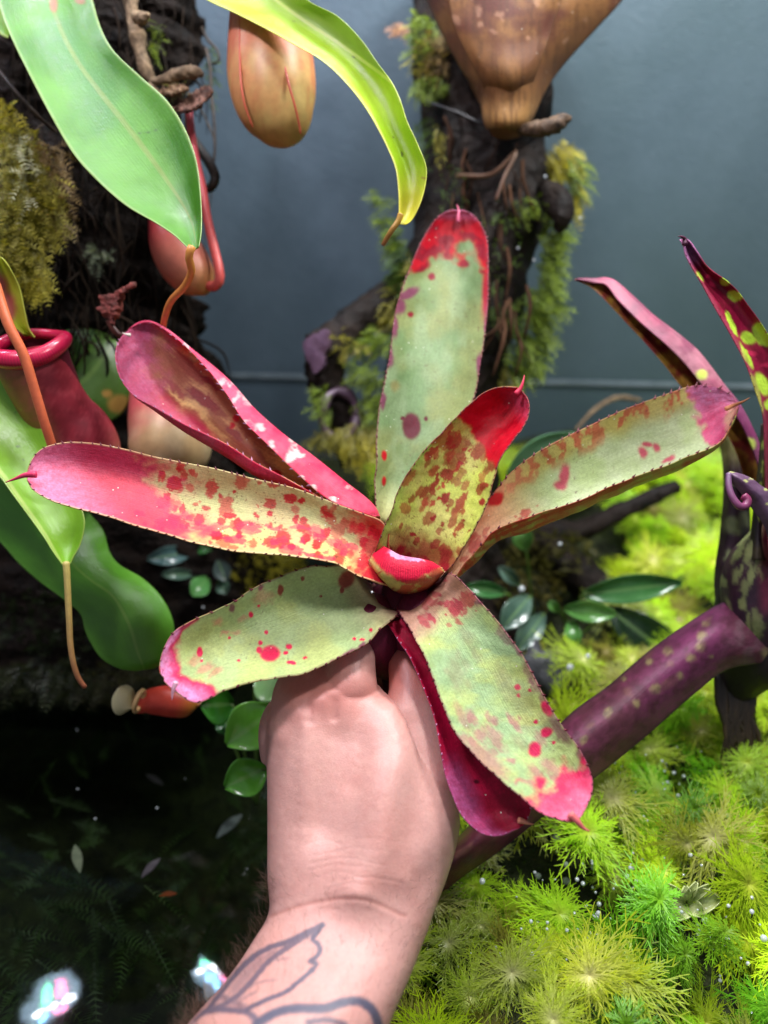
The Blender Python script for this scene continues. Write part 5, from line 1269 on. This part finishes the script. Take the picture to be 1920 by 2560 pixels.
setp(a.build('roots', M['tendril'], rb), kind='stuff')
stick('support_root', [(1850,1720,.52),(1858,1800,.525),(1864,1900,.53),(1868,2010,.535)], [.010, .008, .006, .006], M['root'], parent=rb, seed=15)

# ------------------------------------------------------------------ small plants
def simple_leaf(par, base, tip, wpx, db, dt, c1, c2, seed, curve=0.0, rough='small', shape=1.0, rib=(140, 176, 110)):
    b = np.array(base, float); t_ = np.array(tip, float); ax_ = t_ - b; L = np.linalg.norm(ax_); ax_ /= L; pr = np.array([-ax_[1], ax_[0]])
    rows = []
    for q in np.linspace(0, 1, 9):
        w_ = max(wpx * (math.sin(math.pi * min(1, q ** shape * .94 + .04)) ** .85), .8)
        c = b + ax_ * L * q + pr * curve * L * math.sin(math.pi * q); d = db + (dt - db) * q - .006 * math.sin(math.pi * q)
        l, r = c - pr * w_, c + pr * w_
        rows.append((l[0], l[1], d, r[0], r[1], d))
    pt = green_leaf(c1, c2, rib, .5, c2, .5, .03, seed)
    return leaf('leaf', LR(rows, (0, 0, .003)), pt, M[rough], par, 40, 20, .0009)[0]
def small_plant(label, root, leaves, name='small_plant', stemc=(80, 110, 40), group=None):
    rt = P(np.array(root, float))
    th = thing(name, label, 'plant', tuple(rt), group)
    for i, (b, t_, w_, db, dt, c1, c2) in enumerate(leaves):
        simple_leaf(th, b, t_, w_, db, dt, c1, c2, 100 + i)
        tendril(th, [root, ((root[0] + b[0]) / 2, (root[1] + b[1]) / 2 + 6, (root[2] + db) / 2), (b[0], b[1], db), (b[0] * .9 + t_[0] * .1, b[1] * .9 + t_[1] * .1, db)], .0012, .0008, stemc, stemc, 'stem', 14)
    return th
DG = ((52, 104, 52), (70, 124, 66)); LG = ((92, 150, 70), (110, 166, 84)); BG = ((70, 100, 84), (92, 120, 104))
small_plant('small plant with dark glossy lance leaves beside the long purple leaf', (1435,1600,.68),
    [((1456,1487),(1705,1457),36,.62,.61,*DG), ((1412,1522),(1540,1536),27,.62,.60,*LG), ((1425,1552),(1441,1618),21,.62,.61,*LG), ((1400,1530),(1372,1505),12,.63,.62,*LG), ((1520,1520),(1740,1690),52,.66,.64,(24, 46, 26),(34, 58, 34))])
small_plant('small plant with bluish sheened leaves behind the pale drooping bromeliad leaf', (1340,1580,.69),
    [((1325,1490),(1255,1572),34,.63,.61,*BG), ((1360,1535),(1292,1626),30,.63,.61,*BG), ((1265,1482),(1165,1466),20,.63,.62,*DG), ((1298,1462),(1248,1418),16,.64,.63,*BG), ((1315,1375),(1298,1318),26,.65,.64,*LG), ((1318,1555),(1322,1515),12,.64,.63,*BG)])
small_plant('pale round leaf plant showing above the channelled right-hand bromeliad leaf', (1330,1300,.70),
    [((1270,1190),(1440,1085),44,.62,.60,(96, 150, 100),(120, 170, 124)), ((1250,1300),(1300,1220),34,.63,.62,*LG)])
small_plant('small creeping plant with scalloped green leaves under the pink bromeliad leaf', (540,1530,.72),
    [((480,1380),(368,1398),24,.64,.62,(70, 100, 100),(96, 122, 116)), ((485,1435),(405,1436),14,.64,.62,*BG), ((520,1445),(480,1488),26,.63,.61,(84, 146, 74),(104, 164, 92)), ((545,1400),(565,1455),22,.64,.62,(60, 72, 72),(70, 84, 80)), ((545,1455),(568,1482),18,.63,.62,*BG), ((470,1365),(530,1372),16,.65,.64,*DG)])
small_plant('round-leaved green plant rising from the water behind the hand', (640,2010,.56),
    [((585,1760),(503,1765),52,.53,.51,(46, 112, 30),(60, 128, 40)), ((690,1770),(566,1862),62,.50,.485,(96, 164, 52),(112, 180, 70)), ((665,1920),(562,1968),50,.50,.49,(84, 156, 46),(98, 170, 60)), ((640,1690),(706,1740),44,.53,.52,(130, 178, 110),(150, 190, 130)), ((560,1790),(575,1838),30,.54,.53,(40, 96, 36),(52, 110, 44))])

# moss cushions along the back bank
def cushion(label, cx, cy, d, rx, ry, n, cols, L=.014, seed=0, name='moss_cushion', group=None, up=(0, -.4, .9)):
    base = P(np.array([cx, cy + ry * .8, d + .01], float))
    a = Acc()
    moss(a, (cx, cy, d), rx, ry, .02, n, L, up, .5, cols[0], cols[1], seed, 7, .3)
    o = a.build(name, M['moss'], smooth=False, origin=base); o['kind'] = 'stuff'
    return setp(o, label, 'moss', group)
cushion('yellow green moss beside the scalloped creeping plant', 640, 1430, .68, 130, 70, 420, YELL, .013, 301)
cushion('dark olive moss under the right-hand bromeliad leaf', 1330, 1390, .70, 150, 60, 420, ((70, 70, 30), (130, 124, 60)), .012, 302)
cushion('olive moss at the foot of the small glossy plants', 1310, 1490, .68, 110, 50, 300, ((66, 62, 28), (120, 108, 50)), .010, 303)
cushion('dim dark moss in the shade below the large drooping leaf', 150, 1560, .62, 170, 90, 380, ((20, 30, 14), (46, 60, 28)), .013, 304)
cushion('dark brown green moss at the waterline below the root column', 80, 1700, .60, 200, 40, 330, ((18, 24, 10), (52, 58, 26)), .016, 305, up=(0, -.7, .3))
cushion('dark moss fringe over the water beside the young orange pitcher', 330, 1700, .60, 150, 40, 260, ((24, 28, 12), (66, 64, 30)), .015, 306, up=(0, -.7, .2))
stick('fallen_branch', [(1230,1400,.70),(1330,1340,.72),(1440,1330,.73),(1560,1275,.73),(1690,1215,.74)], [.012, .014, .011, .009, .007], M['bark'], 'dark fallen branch lying across the lime green moss', 'branch', seed=21, bump=.4)
stick('mossy_log', [(1180,1400,.73),(1300,1350,.73),(1420,1420,.72),(1530,1490,.71)], [.022, .022, .02, .016], M['bark'], 'dark mossy log behind the small glossy plants', 'log', seed=22, bump=.35)
stick('slate_piece', [(1290,1690,.62),(1360,1690,.61),(1430,1680,.62)], [.012, .024, .014], M['stone'], 'grey slate piece below the yellow moss tuft', 'stone', seed=23, bump=.5, nl=24)
stick('curved_stem', [(1440,1075,.76),(1480,1030,.77),(1540,995,.78),(1600,1000,.79)], [.0016, .002, .0026, .002], M['twig'], 'thin curved stem arching in front of the back wall', 'stem', seed=24)

# ------------------------------------------------------------------ feathery water plants: every whorl is its own plant
def whorl_mesh(name, n, r, lev, pale, c0, c1, seed, rise=.5, fine=.0004, gap=.22):
    rs = np.random.default_rng(seed); a = Acc()
    for k in range(lev):
        rr = r * (1 - .55 * k / max(1, lev - 1) if lev > 1 else 1); z0 = k * r * gap
        m = n - 2 * k
        for j in range(m):
            an = 2 * math.pi * (j + rs.uniform(-.8, .8)) / m + k * .4
            d = np.array([math.cos(an), math.sin(an), 0]); sdv = np.array([-d[1], d[0], 0])
            L = rr * rs.uniform(.6, 1.15) * (1 + .22 * math.sin(2 * an + seed)); t = np.linspace(0, 1, 6)
            el = rise * rs.uniform(.6, 1.3) + .22 * k
            ax_ = d * (L * t)[:, None] + np.array([0, 0, 1]) * (z0 + L * (el * t - el * .85 * t ** 2))[:, None] + sdv * (L * rs.normal(0, .22) * t ** 2)[:, None]
            v = []; f = []; c = []
            for i in range(6):
                wv = fine * 1.5 * (1 - .6 * t[i]); v += [ax_[i] - sdv * wv, ax_[i] + sdv * wv]
                cc_ = lin(pale) * (1 - t[i]) + lin(c1) * t[i]; c += [cc_, cc_]
                if i: q = 2 * i; f.append((q - 2, q - 1, q + 1, q))
            for i in range(2, 6):
                for sg in (-1, 1):
                    ll = L * (.30 - .012 * i) * rs.uniform(.8, 1.25)
                    dd = d * .86 + sdv * sg * rs.uniform(.2, .5) + np.array([0, 0, rs.uniform(-.2, .3)])
                    e = ax_[i] + dd * ll; b0 = ax_[i]
                    wv = np.cross(dd, [0, 0, 1.0]); wv = wv / (np.linalg.norm(wv) + 1e-9) * fine
                    q = len(v); v += [b0 - wv, b0 + wv, e + wv * .4, e - wv * .4]; f.append((q, q + 1, q + 2, q + 3))
                    ca = (lin(pale) * .6 + lin(c0) * .4) * (1 - t[i]) + lin(c1) * t[i]; c += [ca, ca, ca * 1.1, ca * 1.1]
            a.add(np.array(v), f, np.array(c))
    o = a.build(name, M['whorl'], smooth=False)
    me_ = o.data; bpy.data.objects.remove(o)
    return me_
WM = {}
WM['pale'] = [whorl_mesh('whorl', 42, .0215, 3, (216, 218, 146), (180, 194, 70), (172, 196, 44), 400 + i, .22, .00032, .14) for i in range(3)]
WM['lime'] = [whorl_mesh('whorl', 42, .021, 3, (194, 216, 70), (170, 208, 36), (172, 218, 30), 410 + i, .22, .00032, .14) for i in range(3)]
WM['green'] = [whorl_mesh('whorl', 30, .020, 5, (130, 180, 46), (108, 172, 24), (122, 190, 32), 420 + i, .7, .00032, .26) for i in range(3)]
WM['olive'] = [whorl_mesh('whorl', 42, .0215, 3, (176, 168, 96), (138, 138, 46), (144, 150, 46), 430 + i, .22, .00032, .14) for i in range(3)]
WM['filler'] = [whorl_mesh('whorl', 18, .022, 2, (100, 136, 34), (88, 132, 24), (110, 156, 30), 440 + i, .5) for i in range(3)]
LAB = {'pale': 'pale yellow-green feathery whorl with whitish centre', 'lime': 'bright lime green feathery whorl',
       'green': 'deep green bushy feathery sprig', 'olive': 'olive tinted feathery whorl', 'filler': 'dull dark green feathery sprig'}
rs = np.random.default_rng(77)
placed = []
def scatter(nmax, spacing, kinds, zr, tries=9000):
    cnt = 0
    mine = []
    for _ in range(tries):
        if cnt >= nmax: break
        x = rs.uniform(.0, .50); y = rs.uniform(.20, .88)
        g = float(ground_z(np.array(x), np.array(y)))
        if g < -.035: continue
        z = max(g, 0) + rs.uniform(*zr)
        q = pix(np.array([x, y, z]))
        if not (900 < q[0] < 2010 and 1150 < q[1] < 2650): continue
        # the shaded hollow beside the small glossy plants and under the purple leaf stays bare
        if 1040 < q[0] < 1560 and 1200 < q[1] < 1800: continue
        if 1190 < q[0] < 1450 and 2040 < q[1] < 2260: continue
        if fbm(np.array(x * 26), np.array(y * 26), 91, 2) < .30: continue
        if math.hypot(q[0] - 1722, q[1] - 2262) < 85 and zr[1] > .02: continue
        if any((x - p[0]) ** 2 + (y - p[1]) ** 2 < spacing ** 2 for p in mine): continue
        k = kinds(q)
        mine.append((x, y)); placed.append((x, y, z, k, q)); cnt += 1
def kinds_top(q):
    if q[1] < 1640: return rs.choice(['lime', 'pale', 'olive'], p=[.7, .25, .05])
    if q[0] < 1330 and q[1] > 2180: return rs.choice(['olive', 'pale', 'lime'], p=[.35, .35, .3])
    if q[1] > 2240: return rs.choice(['green', 'lime', 'pale'], p=[.58, .30, .12])
    return rs.choice(['pale', 'lime', 'green', 'olive'], p=[.36, .44, .14, .06])
scatter(90, .027, lambda q: 'filler', (0, .008))
scatter(290, .0180, kinds_top, (.006, .044), 22000)
def where(q):
    if q[1] < 1640: return 'below the fallen branch' if q[0] < 1700 else 'against the spotted bromeliad base'
    if q[0] < 1330 and q[1] > 2180: return 'beside the forearm'
    if math.hypot(q[0] - 1720, q[1] - 2270) < 190: return 'next to the floating cream rosette'
    if q[0] > 1720 and q[1] < 2100: return 'under the hanging dark roots'
    if q[1] < 2000 and q[0] < 1720: return 'beside the long purple leaf'
    return 'in the open bubbly mat'
from mathutils import Euler
def mesh_arrays(me_):
    v = np.zeros(len(me_.vertices) * 3); me_.vertices.foreach_get('co', v)
    c = np.zeros(len(me_.vertices) * 4); me_.color_attributes['Col'].data.foreach_get('color', c)
    return v.reshape(-1, 3), [list(p.vertices) for p in me_.polygons], c.reshape(-1, 4)[:, :3]
FA = [mesh_arrays(m_) for m_ in WM['filler']]
a = Acc()
for (x, y, z, kind, q) in placed:
    if kind != 'filler': continue
    v_, f_, c_ = FA[rs.integers(3)]
    m_ = np.array(Euler((rs.normal(.42, .28), rs.normal(0, .25), rs.uniform(0, 6.28))).to_matrix()) * rs.uniform(.62, 1.25)
    a.add(v_ @ m_.T + np.array([x, y, z]), f_, c_ * rs.uniform(.7, 1.2))
setp(a.build('low_water_plants', M['whorl'], smooth=False), 'dull green undergrowth of feathery water plants beneath the bright whorls', 'water plants', kind='stuff')
for (x, y, z, kind, q) in placed:
    if kind == 'filler': continue
    o = bpy.data.objects.new('water_plant', WM[kind][rs.integers(3)]); COL.objects.link(o)
    o.location = (x, y, z)
    o.rotation_euler = (rs.normal(.42, .28), rs.normal(0, .25), 0)
    o.rotation_euler.rotate_axis('Z', rs.uniform(0, 6.28))
    s_ = rs.uniform(.62, 1.25); o.scale = (s_, s_, s_)
    size = 'small ' if s_ < .9 else ('large ' if s_ > 1.1 else '')
    lab = size + LAB[kind] + ' ' + where(q)
    setp(o, lab, 'water plant', lab)
# single tufts seen away from the main bank
for (pxx, pyy, dd, kind, s_, lab) in [(1440,1660,.60,'pale',1.2,'yellow feathery tuft standing alone below the small glossy plants'), (1500,1640,.62,'olive',.9,'olive feathery tuft close to the upper edge of the long purple leaf'), (1330,1620,.62,'olive',.6,'small brownish feathery tuft beside the bluish leaves')]:
    o = bpy.data.objects.new('water_plant', WM[kind][0]); COL.objects.link(o)
    p_ = P(np.array([pxx, pyy, dd], float)); o.location = p_; o.rotation_euler = (.5, 0, 1); o.scale = (s_,) * 3
    setp(o, lab, 'water plant')
    V, f, tt, pp = tube(np.array([p_, p_ + [0.002, .004, -.03], p_ + [0, .008, -p_[2] - .01]]), [.0012, .0012, .001], 6, 10)
    st_ = mk('stem', V - p_, f, M['tendril'], None, np.broadcast_to(lin((90, 110, 40)), V.shape))
    st_.parent = o; st_.scale = (1 / s_,) * 3; st_.rotation_euler = o.rotation_euler.to_matrix().inverted().to_euler()

# floating pale rosette
fr = thing('floating_rosette', 'pale cream green floating rosette with broad leaves among the feathery plants', 'plant', tuple(P(np.array([1720., 2300., .45]))))
for i, (tx, ty, w_) in enumerate([(1800,2250,34),(1690,2300,28),(1665,2210,13),(1715,2215,13),(1742,2205,11),(1655,2240,14),(1760,2290,20),(1780,2210,12)]):
    simple_leaf(fr, (1716, 2256), (tx, ty), w_, .440, .432, (190, 200, 130), (206, 216, 150), 500 + i, shape=.8, rib=(220, 226, 180))

# ------------------------------------------------------------------ water: bubbles, sunken plants and leaves
def ico(r, sub=1):
    import bmesh
    b = bmesh.new(); bmesh.ops.create_icosphere(b, subdivisions=sub, radius=r)
    v = np.array([x.co[:] for x in b.verts]); f = [[q.index for q in x.verts] for x in b.faces]; b.free()
    return v, f
iv, iff = ico(1.0, 2)
a = Acc()
for k in range(300):
    if rs.uniform() < .92:
        cl_ = [(.10,.245),(.14,.26),(.19,.25),(.16,.30),(.21,.31),(.12,.30),(.20,.36),(.13,.345)][rs.integers(8)]; x = cl_[0] + rs.normal(0, .022); y = cl_[1] + rs.normal(0, .016); z = max(float(ground_z(np.array(x), np.array(y))), 0) + rs.uniform(.018, .038); r_ = rs.lognormal(-7.15, .42)
    else:
        x = rs.uniform(-.26, .0); y = rs.uniform(.22, .5); z = .0004; r_ = rs.lognormal(-7.55, .3)
    a.add(iv * r_ + np.array([x, y, z]), iff, (1, 1, 1))
for (bx, by, bd, r_) in [(1304,1472,.60,.0026),(1425,1668,.58,.0028),(1470,1640,.58,.002),(1742,2020,.50,.0026),(1392,2095,.50,.0026),(1415,2205,.48,.003),(1418,2222,.48,.0024),(1345,2190,.48,.002),(1450,545,.62,.0013),(1363,441,.61,.0013),(1295,620,.61,.0009),(1335,650,.61,.0009),(1400,1360,.60,.0016),(508,1518,.6,.0009),(930,1480,.39,.0006)]:
    a.add(iv * r_ + P(np.array([bx, by, bd], float)), iff, (1, 1, 1))
setp(a.build('water_beads', M['drop']), 'sparkle-white coloured water beads and bubbles scattered over the water and feathery plants', 'bubbles', kind='stuff')

def sub_frond(base, d, L, seed):
    rs2 = np.random.default_rng(seed); a = Acc()
    for k in range(7):
        dd = np.array(d) + rs2.normal(0, .5, 3) * [1, 1, .3]
        frond(a, np.array(base) + rs2.normal(0, .014, 3), dd, np.array([0, 0, 1.0]) + rs2.normal(0, .5, 3), L * rs2.uniform(.3, 1.0), L * .11, 14, lin((40, 56, 24)), lin((76, 100, 50)), rs2)
    o = a.build('submerged_plant', M['moss'], smooth=False, origin=np.array(base)); o['kind'] = 'stuff'
    return setp(o, 'dim green feathery plant lying under the dark water', 'water plant', 'submerged feathery plants')
EXTRA = [(rs.uniform(-.30, -.04), rs.uniform(.22, .56), rs.uniform(-.07, -.02)) for _ in range(26)]
for i, (x, y, z) in enumerate(EXTRA + [(-.22,.36,-.03),(-.17,.30,-.02),(-.20,.26,-.025),(-.13,.36,-.04),(-.26,.42,-.04),(-.12,.27,-.03),(-.24,.31,-.02),(-.08,.42,-.05),(-.28,.36,-.03),(-.15,.24,-.03)]):
    sub_frond((x, y, z), (rs.normal(0, .8), -.5 + rs.normal(0, .4), .1), rs.uniform(.03, .06), 600 + i)
SL = [((-.215,.345,-.02),.012,(170,170,150),'pale slender'),((-.165,.345,-.03),.009,(150,130,150),'mauve grey'),((-.145,.318,-.02),.006,(190,90,50),'small orange'),((-.12,.395,-.05),.014,(160,160,170),'silvery'),((-.085,.40,-.05),.010,(140,140,160),'grey blue'),((-.06,.30,-.03),.013,(120,110,140),'lilac grey'),((-.10,.25,-.02),.018,(190,150,120),'cream and tan'),((-.075,.262,-.04),.03,(96,44,28),'broad rusty brown'),((-.055,.33,-.035),.012,(110,60,50),'dull red'),((-.19,.44,-.05),.010,(130,120,130),'dusty grey')]
for i, (p_, L, col, ad) in enumerate(SL):
    an = rs.uniform(0, 3.1); dr = np.array([math.cos(an), math.sin(an), rs.uniform(-.2, .2)]); sd = np.array([-dr[1], dr[0], .2])
    v = []; 
    for q in np.linspace(0, 1, 9):
        w_ = L * .28 * math.sin(math.pi * (q * .94 + .03)); c_ = np.array(p_) + dr * L * (q - .5) * 2 + np.array([0, 0, .15 * L * math.sin(3 * q)])
        v += [c_ - sd * w_, c_ + np.array([0, 0, -.1 * L]) * 0, c_ + sd * w_]
    v = np.array(v); f = grid_faces(9, 3)
    vb = v - [0, 0, .0006]
    o = mk('sunken_leaf', np.concatenate([v, vb]), np.concatenate([f, f[:, ::-1] + 27]), M['dry'], None, np.broadcast_to(lin(col), (54, 3)), origin=np.array(p_))
    setp(o, ad + ' fallen leaf lying under the dark water', 'leaf')

# ------------------------------------------------------------------ grow lamps above the tank (the wall row mirrors in the water; the front pair is added fill)
for i, (x, y, z, wt, colr) in enumerate(LAMPS):
    place = ['farthest from the mossy trunk in the wall row', 'over open water in the wall row', 'over the mossy trunk', 'over the purple spotted bromeliad', 'added over the feathery plants as front fill', 'added over open water as front fill'][i]
    lp = thing('grow_lamp', 'square grow lamp with coloured diodes ' + place, 'lamp', (x, y, z), 'grow lamps above the tank')
    box('housing', (x - .06, y - .06, z + .012), (x + .06, y + .06, z + .03), M['housing'], lp)
    for k in range(7):
        an = k * 2 * math.pi / 6 + .4
        cx, cy = (x, y) if k == 6 else (x + .026 * math.cos(an), y + .026 * math.sin(an))
        vv = [(cx, cy, z + .0085)] + [(cx + .008 * math.cos(q), cy + .008 * math.sin(q), z + .010) for q in np.linspace(0, 6.283, 13)[:-1]]
        mk('diode', np.array(vv), [(0, 1 + (j + 1) % 12, 1 + j) for j in range(12)], DI[[0, 1, 2, 0, 3, 1, 0][k]] if i < 2 else DI[0], lp, smooth=False)
    li = bpy.data.lights.new('lamp_light', 'AREA'); li.shape = 'DISK' if i < 2 else 'SQUARE'; li.size = .09 if i < 2 else .12; li.energy = wt; li.color = colr
    lo = bpy.data.objects.new('lamp_light', li); COL.objects.link(lo); lo.parent = lp; lo.location = (0, 0, .0)
